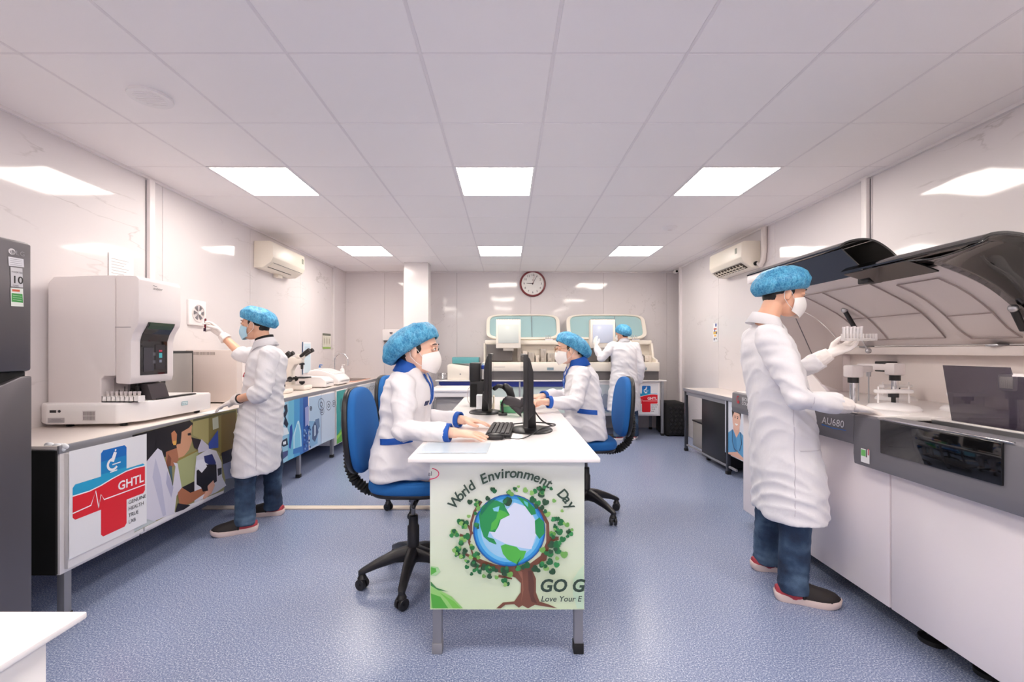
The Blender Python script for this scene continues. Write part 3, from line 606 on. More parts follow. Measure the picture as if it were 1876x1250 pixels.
def strip(prof, y0, y1, off, name, m, par, mats=None):
    g = G(); n = len(prof)
    for i in range(n-1):
        (x0, z0), (x1, z1) = prof[i], prof[i+1]
        g.add([(x0+off, y0, z0), (x0+off, y1, z0), (x1+off, y1, z1), (x1+off, y0, z1), (x0, y0, z0), (x0, y1, z0), (x1, y1, z1), (x1, y0, z1)], [(0, 3, 2, 1), (0, 1, 5, 4), (2, 3, 7, 6), (0, 4, 7, 3), (1, 2, 6, 5)])
    return g.build(name, m, par)
wp = [(-2.19, 1.475), (-2.196, 1.455), (-2.226, 1.405), (-2.241, 1.36), (-2.241, 1.15)]
wn = strip(wp, 2.665, 2.875, .004, 'window', GLOSSB, f)
strip([(-2.189, 1.475), (-2.195, 1.455), (-2.208, 1.435)], 2.675, 2.865, .006, 'window_tint', mat('dark green tint', (48, 72, 52), .2), wn)
P = Print((-2.236, 2.665, 1.15), (0, 1, 0), (0, 0, 1))
P.rect((60, 58, 66), .02, .02, .10, .17); P.rect((40, 38, 44), .11, .03, .19, .19); P.rect((220, 60, 90), .14, .145, .165, .155); P.rect((70, 180, 190), .14, .105, .165, .135); P.rect((130, 140, 160), .143, .075, .162, .093); P.rect((90, 90, 100), .09, .07, .11, .09); P.rect((90, 90, 100), .09, .12, .11, .14); P.build('status_display', wn)
P = Print((-2.1885, 2.7, 1.68), (0, 1, 0), (0, 0, 1)); P.text((70, 66, 76), 'analyzer', .0, .0, .022, shear=.2); P.stroke((70, 66, 76), [(.0, .024), (.03, .02)], .003); P.build('lettering', f)
b = G().prism([(-2.755, 2.58), (-2.66, 2.52), (-2.28, 2.55), (-2.205, 2.68), (-2.195, 3.24), (-2.755, 3.24)], 'z', .872, .992, bev=.012).build('conveyor_base', WHITEP, t)
for (x, y) in ((-2.6, 2.6), (-2.3, 2.62), (-2.26, 3.18), (-2.7, 3.18)): G().lathe([(.018, 0), (.018, .02)], (x, y, BZ)).build('foot', RUBBER, t)
P = Print(V((-2.66, 2.5185, .872)), (.38, .03, 0), (0, 0, 1)); Pv = Print(V((-2.66, 2.5185, .872)), (.38, .03, 0), (0, 0, 1))
P.rect((40, 38, 42), .02, .07, .055, .085); P.disc((60, 58, 62), .072, .078, .008); P.rect((176, 172, 176), .01, .012, .1, .04); P.stroke((110, 106, 112), [(.03, .03), (.08, .03)], .002); P.stroke((110, 106, 112), [(.02, .022), (.09, .022)], .002)
Pv.rect((222, 216, 216), .196, .02, .268, .08)
for k in range(12): Pv.rect((120, 112, 116), .2+.0055*k, .025, .2028+.0055*k, .048); Pv.rect((120, 112, 116), .2+.0055*k, .052, .2028+.0055*k, .075)
P.build('rating_plate', b); Pv.build('vent', b)
P = Print(V((-2.198, 2.95, .885)), (0, 1, 0), (0, 0, 1)); P.rect((80, 160, 176), .0, .045, .055, .07); P.rect((222, 236, 238), .003, .048, .052, .067); P.text((60, 140, 160), 'lab line', .005, .052, .013); P.build('name_plate', b); P = Print(V((-2.198, 2.95, .885)), (0, 1, 0), (0, 0, 1)); P.rect((214, 220, 226), .2, .03, .26, .08)
for k in range(3): P.stroke((120, 130, 140), [(.205, .04+.012*k), (.255, .04+.012*k)], .0016)
P.build('warning_sticker', b)
g = G().box(-2.40, -2.27, 2.72, 2.78, 1.0, 1.07, .006)
for k in range(4): g.tube([(-2.39+.035*k, 2.70, 1.0), (-2.39+.035*k, 2.70, 1.06+.02*(k % 2))], .011)
g.box(-2.33, -2.29, 2.7, 2.76, 1.06, 1.1, .003); g.build('sampling_mechanism', BLACK, t)
G().prism([(-2.25, .995), (-2.21, .995), (-2.24, 1.09), (-2.3, 1.1)], 'y', 2.72, 2.86).build('sample_guard', mat('smoked dark plastic', (62, 56, 60), .25), t)
BX(-2.25, -2.205, 2.75, 3.1, .993, 1.0, .002).build('conveyor_track', BLACK, t)
tr = thing('tube_rack', (-2.35, 2.63, .993), 'white rack of capped blood tubes on the analyzer tray', 'rack')
g = G().box(-2.415, -2.2, 2.602, 2.607, .993, 1.028).box(-2.415, -2.2, 2.645, 2.65, .993, 1.03).box(-2.415, -2.2, 2.602, 2.65, .993, .999)
for k in range(9): g.box(-2.4155+.0268*k, -2.4115+.0268*k, 2.602, 2.65, .993, 1.03)
g.build('rack_body', WHITEP, tr)
for k in range(8):
    X_ = -2.40+.0268*k; g = G().tube([(X_, 2.626, 1.0), (X_, 2.626, 1.045)], .008, 8).build('tube', mat('tube glass', (214, 206, 204), .15), tr)
    G().tube([(X_, 2.626, 1.045), (X_, 2.626, 1.056)], .009, 8).build('tube_cap', mat('tube cap', (206, 196, 200), .4), g)
# monitor between the two analyzers
t = thing('monitor', (-2.5, 3.4, BZ), 'black-framed monitor between the tall analyzer and the cream box', 'monitor')
BX(-2.62, -2.6, 3.3, 3.62, .9, 1.3, .004).build('frame', BLACK, t); BX(-2.5995, -2.597, 3.32, 3.6, .93, 1.28).build('screen', mat('grey monitor back', (150, 146, 144), .3), t); BX(-2.68, -2.56, 3.38, 3.54, BZ, .862, .003).build('base', BLACK, t); BX(-2.63, -2.615, 3.43, 3.49, .86, .95, .003).build('stand', BLACK, t)
# cream box
t = thing('cream_analyzer', (-2.52, 3.9, BZ), 'cream box analyzer behind the man at the left bench', 'analyzer')
BX(-2.74, -2.30, 3.72, 4.15, BZ+.01, 1.308, .008).build('housing', mat('warm cream metal', (222, 210, 204), .45), t)
g = G()
for k in range(18): g.box(-2.7+.012*k, -2.694+.012*k, 3.7185, 3.7205, 1.265, 1.29)
g.build('vent_slots', mat('vent grey', (150, 140, 136), .6), t)
for x in (-2.7, -2.34): BX(x-.02, x+.02, 3.74, 4.1, BZ, BZ+.012).build('foot', RUBBER, t)
P = Print((-2.2985, 3.76, .9), (0, 1, 0), (0, 0, 1)); P.rect((250, 240, 236), .03, .04, .3, .34); P.build('front_plate', t)
G().tube([(-2.73, 3.68, 1.2), (-2.74, 3.66, 1.24), (-2.74, 3.6, 1.2), (-2.74, 3.55, 1.0), (-2.73, 3.5, .88)], .005, 6).build('power_cable', BLACK, t)
# fan vent on wall
t = thing('wall_fan', (-2.75, 3.86, 1.63), 'square white ventilator with a round fan high on the left wall', 'fan')
BX(-2.759, -2.735, 3.76, 3.97, 1.525, 1.745, .006).build('frame', WHITEP, t)
G().lathe([(.078, 0), (.078, .008), (.07, .008), (.07, .002)], (-2.735, 3.865, 1.635), (1, 0, 0), 32).build('rim', GREYW, t)
g = G()
for k in range(6):
    a = 2*pi*k/6; pts = [(-2.729, 3.865+r_*cos(a+s_), 1.635+r_*sin(a+s_)) for r_, s_ in ((.014, 0), (.062, -.28), (.064, .28))]; g.add(pts+[(p[0]+.003, p[1], p[2]) for p in pts], [(0, 1, 2), (3, 5, 4), (0, 3, 4, 1), (1, 4, 5, 2), (2, 5, 3, 0)])
g.build('blades', DGREY, t); G().lathe([(.016, 0), (.016, .012)], (-2.731, 3.865, 1.635), (1, 0, 0)).build('hub', WHITEP, t)
# microscopes
def microscope(x, y, sc, lab, rz=0, z=BZ, face=1):
    t = thing('microscope', (x, y, z), lab, 'microscope', rz, group='microscopes on the left bench')
    L_ = dict(local=True); MW = mat('microscope white', (236, 228, 220), .35)
    def b(*a, **k): return G().box(*a, **k)
    b(-.13, .13, -.09, .09, 0, .055, .02).build('base', MW, t, **L_)
    G().prism([(-.13, .05), (-.05, .05), (-.055, .22), (-.02, .28), (.06, .3), (.06, .36), (-.08, .37), (-.12, .33)], 'y', -.04, .04, bev=.012).build('arm', MW, t, **L_)
    b(-.02, .12, -.075, .075, .13, .145, .004).build('stage', BLACK, t, **L_)
    g = G()
    for k, a in enumerate((-40, 0, 40)): g.lathe([(.012, 0), (.014, .02), (.008, .06)], (.05, .0, .29), (sin(R(a))*.5, cos(R(a+90))*.5, -1), 12)
    g.lathe([(.028, 0), (.028, .02)], (.05, 0, .28)); g.build('objectives', BLACK, t, **L_)
    G().ell((.03, 0, .37), (.055, .05, .035)).build('head', MW, t, **L_)
    for s_ in (-1, 1): G().tube([(.05, .03*s_, .375), (.11, .035*s_, .42), (.16, .035*s_, .45)], [.018, .02, .024], rnd=False).build('eyepiece', BLACK, t, **L_)
    G().lathe([(.03, -.06), (.03, -.05), (.012, -.05), (.012, .05), (.03, .05), (.03, .06)], (-.06, 0, .12), (0, 1, 0)).build('focus_knob', BLACK, t, **L_)
    G().lathe([(.01, 0), (.03, .02), (.03, .04)], (.05, 0, .055)).build('lamp', BLACK, t, **L_)
    t.scale = (sc, sc, sc); return t
microscope(-2.42, 4.62, .95, 'white microscope half hidden behind the man at the left bench', -.15)
microscope(-2.42, 5.05, 1.02, 'white microscope with black eyepieces on the left bench', -.1)
t = thing('slide_printer', (-2.4, 5.45, BZ), 'low white boxy lab device right of the microscopes', 'lab device')
G().prism([(-2.56, .86), (-2.2, .86), (-2.2, .93), (-2.26, .975), (-2.56, .985)], 'y', 5.3, 5.56, bev=.008).build('housing', WHITEP, t); BX(-2.201, -2.198, 5.33, 5.53, .9, .905).build('slot', BLACK, t)
for x in (-2.52, -2.24): BX(x-.015, x+.015, 5.33, 5.53, BZ, .862).build('foot', RUBBER, t)
t = thing('centrifuge', (-2.4, 5.85, BZ), 'rounded white centrifuge with sloping lid near the sink', 'centrifuge')
G().prism([(-2.6, .86), (-2.18, .86), (-2.17, .92), (-2.24, .99), (-2.42, 1.05), (-2.56, 1.05), (-2.6, 1.0)], 'y', 5.66, 6.05, bev=.02).build('housing', WHITEP, t)
G().prism([(-2.25, 1.0), (-2.42, 1.058), (-2.52, 1.062), (-2.52, 1.052), (-2.42, 1.048), (-2.26, .99)], 'y', 5.69, 6.02).build('lid', LAM, t); BX(-2.172, -2.168, 5.72, 6.0, .9, .905).build('slot', BLACK, t)
for x in (-2.55, -2.22): BX(x-.015, x+.015, 5.7, 6.0, BZ, .862).build('foot', RUBBER, t)
# sink
t = thing('sink', (-2.4, 6.7, BZ), 'inset steel sink with orange edge at the end of the left bench', 'sink')
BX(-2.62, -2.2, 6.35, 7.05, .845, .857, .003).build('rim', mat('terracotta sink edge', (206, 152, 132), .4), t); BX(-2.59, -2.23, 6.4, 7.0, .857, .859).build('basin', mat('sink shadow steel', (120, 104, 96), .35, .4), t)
t = thing('faucet', (-2.57, 6.5, .857), 'tall curved chrome faucet over the sink', 'faucet')
G().lathe([(.028, 0), (.028, .012), (.014, .02)], (-2.57, 6.5, .857)).build('base', CHROME, t)
G().tube([(-2.57, 6.5, .87), (-2.57, 6.5, 1.16)]+[(-2.47-.1*cos(R(a)), 6.5, 1.16+.1*sin(R(a))) for a in range(15, 181, 15)]+[(-2.37, 6.5, 1.08)], .011, 12).build('spout', CHROME, t); G().tube([(-2.57, 6.48, .92), (-2.57, 6.43, .95)], .007).build('handle', CHROME, t)
def bottle(x, y, z, h, r, m, capm, lab, lm=None):
    t = thing('pump_bottle', (x, y, z), lab, 'bottle')
    G().lathe([(r*.9, 0), (r, .01), (r, h*.62), (r*.8, h*.72), (r*.35, h*.78), (r*.35, h*.84)], (x, y, z)).build('body', m, t)
    G().lathe([(r*.42, 0), (r*.42, h*.05), (r*.15, h*.06), (r*.15, h*.14)], (x, y, z+h*.82)).tube([(x, y, z+h*.96), (x+r*1.1, y-r*.3, z+h*.95)], r*.16, rnd=True).build('pump', capm, t)
    if lm: G().lathe([(r*1.01, h*.15), (r*1.01, h*.5)], (x, y, z)).build('label_band', lm, t)
bottle(-2.36, 6.25, BZ, .26, .035, WHITEP, WHITEP, 'white pump bottle in front of the faucet', mat('blue label', (90, 140, 190), .5))
bottle(-2.66, 6.2, BZ, .26, .035, mat('clear soap bottle', (200, 216, 230), .2), mat('blue pump', (60, 120, 200), .4), 'soap bottle with blue pump beside the wall by the sink')
# posters left wall
def flat(name, lab, cat, o, u, parts, w_, h_, base=(240, 240, 244)):
    P = Print(o, u, (0, 0, 1)); P.k = 6; P.rect(base, 0, 0, w_, h_); parts(P); ob = P.build(name); tag(ob, lab, cat); return ob
yl = lambda px: 2.76*800/(929-px)
y0, y1 = yl(553), yl(567)
def pa(P): P.rect((50, 84, 120), 0, -.02, .03, .42); P.rect((206, 226, 238), .05, .0, .25, .4); P.rect((190, 212, 228), .07, .22, .23, .36)
flat('notice', 'pale blue notice board with dark edge above the microscopes', 'notice', (-2.757, 5.87, 1.0), (0, 1, 0), pa, .26, .42)
def pa(P):
    P.rect((90, 96, 80), 0, .2, .3, .235)
    for k in range(3): P.rect((214, 212, 196), .03+.09*k, .05, .1+.09*k, .19)
    P.rect((150, 190, 90), 0, 0, .3, .03); [P.rect((176, 170, 150), .05+.09*k, .08, .08+.09*k, .16) for k in range(3)]
flat('poster', 'small green-edged instruction poster on the left wall near the corner', 'poster', (-2.757, 6.52, 1.33), (0, 1, 0), pa, .3, .235, (226, 224, 212))
def pa(P):
    for k in range(9): P.stroke((176, 172, 176), [(.02, .2-.02*k), (.16-.02*(k % 3), .2-.02*k)], .004)
flat('notice', 'faint printed sheet on the wall above the tall analyzer', 'notice', (-2.757, 3.02, 1.745), (0, 1, 0), pa, .2, .24, (236, 232, 232))
# papers on bench by man
BX(-2.2, -2.1, 3.1, 3.3, BZ-.001, BZ+.003).build('paper_sheet', PAPER)
tag(bpy.data.objects['paper_sheet'], 'white sheet under the hand of the man at the left bench', 'paper')
# ---------------------------------------------------------------- air conditioners
ACM = mat('warm white ac plastic', (240, 232, 218), .35)
def ac(sg, lab):
    X = lambda d: sg*(2.76-d)
    t = thing('air_conditioner', (X(.1), 5.1, 2.2), lab, 'air conditioner', group='split air conditioners on the side walls')
    pr_ = [(X(.002), 2.5), (X(.18), 2.5), (X(.21), 2.48), (X(.215), 2.32), (X(.19), 2.27), (X(.1), 2.21), (X(.002), 2.205)]
    b = G().prism(pr_, 'y', 4.75, 5.5, bev=.008).build('body', ACM, t)
    lo, hi = (X(.19), 2.266), (X(.1), 2.206)
    def slot(f0, f1, y0, y1, m, nm, off=.002):
        d = V((hi[0]-lo[0], 0, hi[1]-lo[1])); n = V((d.z, 0, -d.x)).normalized(); n = n if n.z < 0 else -n
        a = V((lo[0], 0, lo[1])); p, q_ = a+d*f0, a+d*f1; g = G()
        pts = []
        for P_ in (p, q_):
            for y in (y0, y1): pts.append(P_+V((0, y, 0))+n*off); pts.append(P_+V((0, y, 0)))
        g.add(pts, [(0, 2, 6, 4), (1, 5, 7, 3), (0, 4, 5, 1), (2, 3, 7, 6), (0, 1, 3, 2), (4, 6, 7, 5)]); return g.build(nm, m, b if nm != 'louver' else t)
    if sg < 0:
        slot(.02, .62, 4.8, 5.45, ACM, 'louver', .006); slot(.66, .72, 4.8, 5.32, MATTE, 'outlet', .003); slot(-.05, -.0, 4.8, 5.46, DGREY, 'gap')
    else:
        slot(.05, .85, 4.8, 5.45, mat('outlet brown', (70, 60, 50), .7), 'outlet', .003); slot(-.05, .0, 4.8, 5.46, DGREY, 'gap')
        for k in range(2): slot(.35+.3*k, .42+.3*k, 4.82, 5.43, ACM, 'louver', .012)
        for k in range(9): slot(.1, .8, 4.85+.07*k, 4.856+.07*k, ACM, 'vane', .01)
    BX(min(X(.214), X(.217)), max(X(.214), X(.217)), *((5.42, 5.46) if sg < 0 else (4.84, 4.88)), 2.38, 2.44).build('energy_sticker', mat('grey sticker', (150, 154, 140), .5), b)
    if sg > 0:
        G().tube([(2.72, 4.74, 2.25), (2.725, 4.69, 2.22), (2.73, 4.66, 2.26), (2.73, 4.64, 2.35), (2.73, 4.64, ZC-.02)], [.02, .026, .028, .028, .03], 14).build('pipe_sleeve', mat('wrapped pipe', (226, 216, 210), .6, bump=.4, scale=30), t)
        G().lathe([(.022, 0), (.022, .02)], (2.7, 4.749, 2.25), (0, -1, 0)).build('pipe_hole', MATTE, b)
    else: BX(-2.758, -2.7, 5.15, 5.25, 2.17, 2.206).build('pipe_stub', ACM, t)
ac(-1, 'white split air conditioner high on the left wall'); ac(1, 'white split air conditioner with wrapped pipe on the right wall')
# ceiling fittings
t = thing('ceiling_vent', (-1.87, 2.29, ZC-.02), 'round slatted exhaust vent in the ceiling at left', 'vent')
G().lathe([(.07, .006), (.098, .006), (.1, .012), (.098, .02), (.07, .02)], (-1.87, 2.29, ZC-.02), n=36).build('ring', WHITEP, t); G().lathe([(.07, .017), (.07, .02)], (-1.87, 2.29, ZC-.02), n=30).build('backing', DGREY, t)
for k in range(9): y = -.06+.015*k; h_ = (.07**2-y*y)**.5; BX(-1.87-h_, -1.87+h_, 2.29+y-.005, 2.29+y+.005, ZC-.016, ZC-.006).build('slat', WHITEP, t, smooth=0)
t = thing('smoke_detector', (1.76, 4.72, ZC-.03), 'small round smoke detector on the ceiling at right', 'smoke detector'); G().lathe([(.03, 0), (.055, .008), (.075, .02), (.08, .03)], (1.76, 4.72, ZC-.03), n=28).build('body', WHITEP, t); G().lathe([(.012, -.003), (.03, .001)], (1.76, 4.72, ZC-.03)).build('grille', GREYW, t)
t = thing('security_camera', (2.74, 7.2, 2.5), 'small bullet security camera in the far right ceiling corner', 'security camera')
G().lathe([(.012, 0), (.028, .006), (.03, .05), (.026, .09)], (2.74, 7.05, 2.585), (0, 1, 0)).build('body', WHITEP, t); G().lathe([(.018, -.003), (.018, .004)], (2.74, 7.05, 2.585), (0, 1, 0)).build('lens', GLOSSB, t); G().tube([(2.74, 7.12, 2.6), (2.74, 7.15, ZC)], .01).build('bracket', WHITEP, t)
# ---------------------------------------------------------------- wall clock
CX, CZ = .432, 2.432
t = thing('wall_clock', (CX, 7.36, CZ), 'round white wall clock with dark red rim on the back wall', 'clock')
G().lathe([(.19, 0), (.216, 0), (.222, .02), (.21, .045), (.192, .04), (.188, .02)], (CX, 7.378, CZ), (0, -1, 0), 48).build('rim', mat('dark red brown rim', (120, 40, 46), .3), t)
P = Print((CX, 7.352, CZ), (1, 0, 0), (0, 0, 1)); P.disc((240, 238, 234), 0, 0, .195, n=48)
for k in range(1, 13):
    a = pi/2-2*pi*k/12; s_ = .05; P.text((40, 36, 40), str(k), .145*cos(a), .145*sin(a)-.017, s_, align='CENTER')
P.disc((200, 190, 186), 0, .06, .012); P.build('dial', t)
P = Print((CX, 7.346, CZ), (1, 0, 0), (0, 0, 1)); P.stroke((20, 18, 20), [(.01, .0), (-.105, .005)], .012, .006); P.stroke((20, 18, 20), [(-.01, -.02), (.075, .14)], .009, .004); P.disc((20, 18, 20), 0, 0, .012); P.stroke((160, 30, 30), [(0, 0), (.03, .15)], .003); P.build('hands', t)
# ---------------------------------------------------------------- dispenser on the back wall and column
t = thing('soap_dispenser', (-1.96, 7.3, 1.42), 'white wall dispenser behind the near left woman', 'dispenser')
BX(-2.08, -1.78, 7.27, 7.378, 1.47, 1.66, .015).build('housing', WHITEP, t); BX(-2.06, -1.8, 7.28, 7.37, 1.455, 1.472, .003).build('tray', BLACK, t); G().lathe([(.02, 0), (.026, .03)], (-1.93, 7.268, 1.58), (0, 0, 1)).build('window', DGREY, t)
# colourful label on right wall
def pa(P):
    for c, a in (((60, 80, 160), (.06, .2, .1, .24)), ((200, 90, 70), (.02, .16, .1, .18)), ((230, 190, 80), (.01, .1, .11, .14)), ((90, 110, 190), (.03, .13, .06, .16)), ((240, 180, 60), (.03, .07, .09, .09)), ((70, 80, 120), (.02, .02, .05, .05)), ((80, 80, 90), (.07, .03, .1, .05)), ((60, 60, 90), (.08, .1, .11, .13))): P.rect(c, *a)
flat('notice', 'small colourful label sheet on the right wall above the bench', 'notice', (2.757, 5.84, 1.42), (0, -1, 0), pa, .13, .25)
# ---------------------------------------------------------------- back table and analyzers
bt = BX(-1.1, 2.44, 6.67, 7.3, .832, .85, .003).build('back_worktop', LAM); tag(bt, 'long white worktop on legs along the back wall', 'worktop')
for x in (-1.06, .2, .98, 1.9, 2.38):
    for y in (6.7, 7.25):
        l = BX(x-.018, x+.018, y-.018, y+.018, .03, .832, .002).build('leg', GSTEEL, bt); BX(x-.022, x+.022, y-.022, y+.022, 0, .035, .003).build('foot_cap', RUBBER, l)
G().prism([(-1.08, .828), (.94, .828), (.86, .75), (-1.0, .75)], 'y', 6.69, 6.705).build('blue_apron', mat('deep blue apron', (34, 48, 128), .35), bt)
BX(-1.06, .98, 6.71, 6.72, .3, .75).build('front_panel', mat('pale teal panel', (196, 210, 206), .5), bt)
t = thing('base_cabinet', (2.1, 7, .3), 'back cabinet with a small GHTL cross sign beside the black box', 'cabinet')
BX(1.02, 2.36, 6.72, 7.24, .3, .829, .003).build('carcass', WHITEP, t); d = BX(1.92, 2.34, 6.703, 6.72, .32, .80, .002).build('door', WHITEP, t)
P = Print((1.92, 6.7025, .32), (1, 0, 0), (0, 0, 1)); ghtl(P, .02, .03, .37, .42); P.build('printed_sign', d)
d = BX(1.04, 1.90, 6.703, 6.72, .32, .80, .002).build('door', WHITEP, t)
P = Print((1.04, 6.7025, .32), (1, 0, 0), (0, 0, 1)); P.rect((190, 200, 206), .02, .02, .84, .46); random.seed(2)
for k in range(16): P.disc(random.choice([(110, 130, 170), (230, 234, 240), (150, 160, 180)]), random.uniform(.1, .8), random.uniform(.05, .3), random.uniform(.03, .07))
P.build('printed_picture', d)
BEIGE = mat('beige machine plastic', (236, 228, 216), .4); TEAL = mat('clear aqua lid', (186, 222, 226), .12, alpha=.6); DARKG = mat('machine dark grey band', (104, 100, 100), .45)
def back_analyzer(x0, w_, lab, mx, mscreen):
    t = thing('immunoassay_analyzer', (x0+w_/2, 6.95, .85), lab, 'analyzer', group='twin analyzers on the back table')
    X = lambda f: x0+w_*f
    BX(X(0), X(1), 6.7, 7.3, .852, .985, .01).build('lower_band', DARKG, t)
    b = BX(X(0), X(1), 6.66, 7.3, .985, 1.125, .015).build('front_body', BEIGE, t)
    P = Print((X(0), 6.659, .985), (1, 0, 0), (0, 0, 1)); P.stroke((150, 146, 150), [(.15, .07), (.35, .07)], .006); P.rect((130, 150, 160), w_-.3, .02, w_-.2, .06); P.stroke((200, 190, 184), [(w_*.5, 0), (w_*.5, .14)], .004); P.build('markings', b)
    BX(X(0)+.01, X(1)-.01, 7.05, 7.3, 1.12, 1.42, .01).build('rear_body', BEIGE, t)
    BX(X(.02), X(.98), 6.95, 7.3, 1.40, 1.47, .012).build('top_shelf', BEIGE, t)
    g = G().prism([(6.68, 1.12), (7.0, 1.12), (7.0, 1.42), (6.93, 1.42), (6.86, 1.2), (6.7, 1.16)], 'x', X(1)-.05, X(1)-.02).prism([(6.9, 1.12), (7.0, 1.12), (7.0, 1.42), (6.93, 1.42)], 'x', X(0)+.01, X(0)+.03); g.build('end_cheek', BEIGE, t)
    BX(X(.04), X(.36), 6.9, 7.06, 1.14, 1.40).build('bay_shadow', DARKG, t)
    random.seed(int(x0*10)+4)
    mets = [mat('module grey', (176, 168, 160), .4), mat('module beige', (220, 210, 200), .4), mat('module steel', (150, 148, 146), .3, .5)]
    xx = X(.42)
    while xx < X(.92):
        ww = random.uniform(.05, .14); h_ = random.uniform(.1, .24)
        g = G().box(xx, xx+ww, 6.86, 7.04, 1.125, 1.125+h_, .006).tube([(xx+ww/2, 6.84, 1.12), (xx+ww/2, 6.84, 1.12+h_*.9)], .008).box(xx+.01, xx+ww*.5, 6.83, 6.87, 1.14, 1.19, .004); g.build('module', random.choice(mets), t); xx += ww+.02
    g = G()
    for k in range(3): g.tube([(X(.78)+.035*k, 7.05, 1.47), (X(.78)+.035*k, 7.05, 1.55)], .006)
    g.box(X(.77), X(.77)+.12, 7.02, 7.08, 1.47, 1.49); g.build('reagent_posts', CHROME, t)
    # lid: rounded frame leaning back, aqua panes
    lx0, lx1 = X(.03), X(.03)+1.2*w_/1.28
    def Lp(u, v): return V((lx0+(lx1-lx0)*u, 7.12+.2*v, 1.475+.42*v))
    def rr(i, e): return [Lp(i+(1-2*i)*.5+(.5-i)*math.copysign(abs(cos(a))**e, cos(a)), i*1.6+(1-2.6*i)*.5+(.5-1.3*i)*math.copysign(abs(sin(a))**e, sin(a))) for a in [2*pi*k/48 for k in range(48)]]
    n = V((0, -.42, .2)).normalized()*.035
    o_, i_ = rr(0, .38), rr(.045, .34); g = G(); vs = o_+i_+[p+n for p in o_]+[p+n for p in i_]; fs = []
    for k in range(48):
        q_ = (k+1) % 48; fs += [(k, q_, 48+q_, 48+k), (96+k, 144+k, 144+q_, 96+q_), (k, 96+k, 96+q_, q_), (48+k, 48+q_, 144+q_, 144+k)]
    ld = g.add(vs, fs).build('lid', BEIGE, t)
    g = G(); vs = i_+[p+n*.3 for p in i_]; fs = [tuple(range(48)), tuple(range(95, 47, -1))]+[(k, 48+k, 48+(k+1) % 48, (k+1) % 48) for k in range(48)]; g.add(vs, fs).build('lid_window', TEAL, ld)
    m_ = Lp(.62, .5); G().ob(m_+n*.6, (1, 0, 0), (0, .2, .42), n, .003, .2, .006).build('lid_seam', DGREY, ld)
    # monitor
    mm = BX(mx-.19, mx+.19, 6.66, 6.80, 1.34, 1.78, .012).build('display_housing', BEIGE, t)
    BX(mx-.155, mx+.155, 6.652, 6.661, 1.42, 1.70, .002).build('display_screen', mscreen, mm)
    BX(mx-.08, mx+.08, 6.7, 7.0, 1.3, 1.345, .004).build('display_arm', BEIGE, t); g = G()
    for k in range(14): g.box(mx-.17+.025*k, mx-.155+.025*k, 6.67, 6.78, 1.775, 1.788)
    g.build('vent_ribs', DARKG, mm)
    return t
sc1 = mat('pale screen', (206, 212, 208), .12)
back_analyzer(-.38, 1.29, 'left-hand beige analyzer with open aqua lid on the back table', .02, sc1)
sc2 = mat('pale blue screen', (196, 204, 224), .12)
a2 = back_analyzer(.94, 1.39, 'right-hand beige analyzer with open aqua lid behind the standing man', 1.46, sc2)
t = thing('coagulation_analyzer', (-.65, 6.95, .85), 'small white analyzer with aqua lid at the left end of the back table', 'analyzer')
G().prism([(-.92, .852), (-.42, .852), (-.42, 1.04), (-.88, 1.1), (-.92, 1.08)], 'y', 6.72, 7.2, bev=.012).build('housing', BEIGE, t)
BX(-.86, -.44, 6.82, 7.15, 1.10, 1.2, .012).build('lid', mat('aqua lid solid', (96, 170, 178), .15, alpha=.85), t); P = Print((-.92, 6.719, .87), (1, 0, 0), (0, 0, 1)); P.disc((150, 146, 146), .2, .07, .012); P.build('button', t)
t = thing('wire_tray', (-1.0, 6.9, .852), 'coiled wire tray at the far left end of the back table', 'tray')
g = G()
for k in range(5): g.tube([(-1.0+.1*cos(a), 6.95+.1*sin(a), .866+.018*k) for a in [2*pi*q_/20 for q_ in range(21)]], .004, 6)
for k in range(8): a = 2*pi*k/8; g.tube([(-1.0+.1*cos(a), 6.95+.1*sin(a), .853), (-1.0+.1*cos(a), 6.95+.1*sin(a), .945)], .004, 6)
g.build('wires', CHROME, t); G().lathe([(.1, 0), (.1, .006)], (-1.0, 6.95, .852)).build('plate', STEEL, t)
# table behind the desk
t = thing('low_table', (-.62, 5.3, 0), 'white side table behind the desk computer towers', 'table')
BX(-.92, -.35, 5.1, 5.75, .822, .842, .003).build('tabletop', LAM, t); BX(-.9, -.37, 5.12, 5.14, .76, .822).build('apron', WHITEP, t)
for x in (-.88, -.39):
    for y in (5.14, 5.7): BX(x-.015, x+.015, y-.015, y+.015, 0, .822).build('leg', GSTEEL, t)
G().box(-.87, -.4, 5.2, 5.6, .3, .74, .04, seg=4).build('plastic_wrap', mat('grey plastic sheeting', (176, 172, 172), .3, bump=1, scale=8), t)
# black box on floor
t = thing('black_case', (2.57, 6.85, 0), 'black textured case on the floor beside the back cabinet', 'case')
BX(2.42, 2.74, 6.62, 7.1, .015, .50, .01).build('body', MATTE, t); g = G()
for i in range(4):
    for k in range(7): g.ob((2.475+.07*i+.018*(k % 2), 6.617, .07+.06*k), (1, 0, 1), (-1, 0, 1), (0, 1, 0), .02, .02, .006, .003)
g.build('grille_studs', BLACK, t)
for x in (2.45, 2.71): BX(x-.015, x+.015, 6.65, 7.05, 0, .016).build('foot', RUBBER, t)
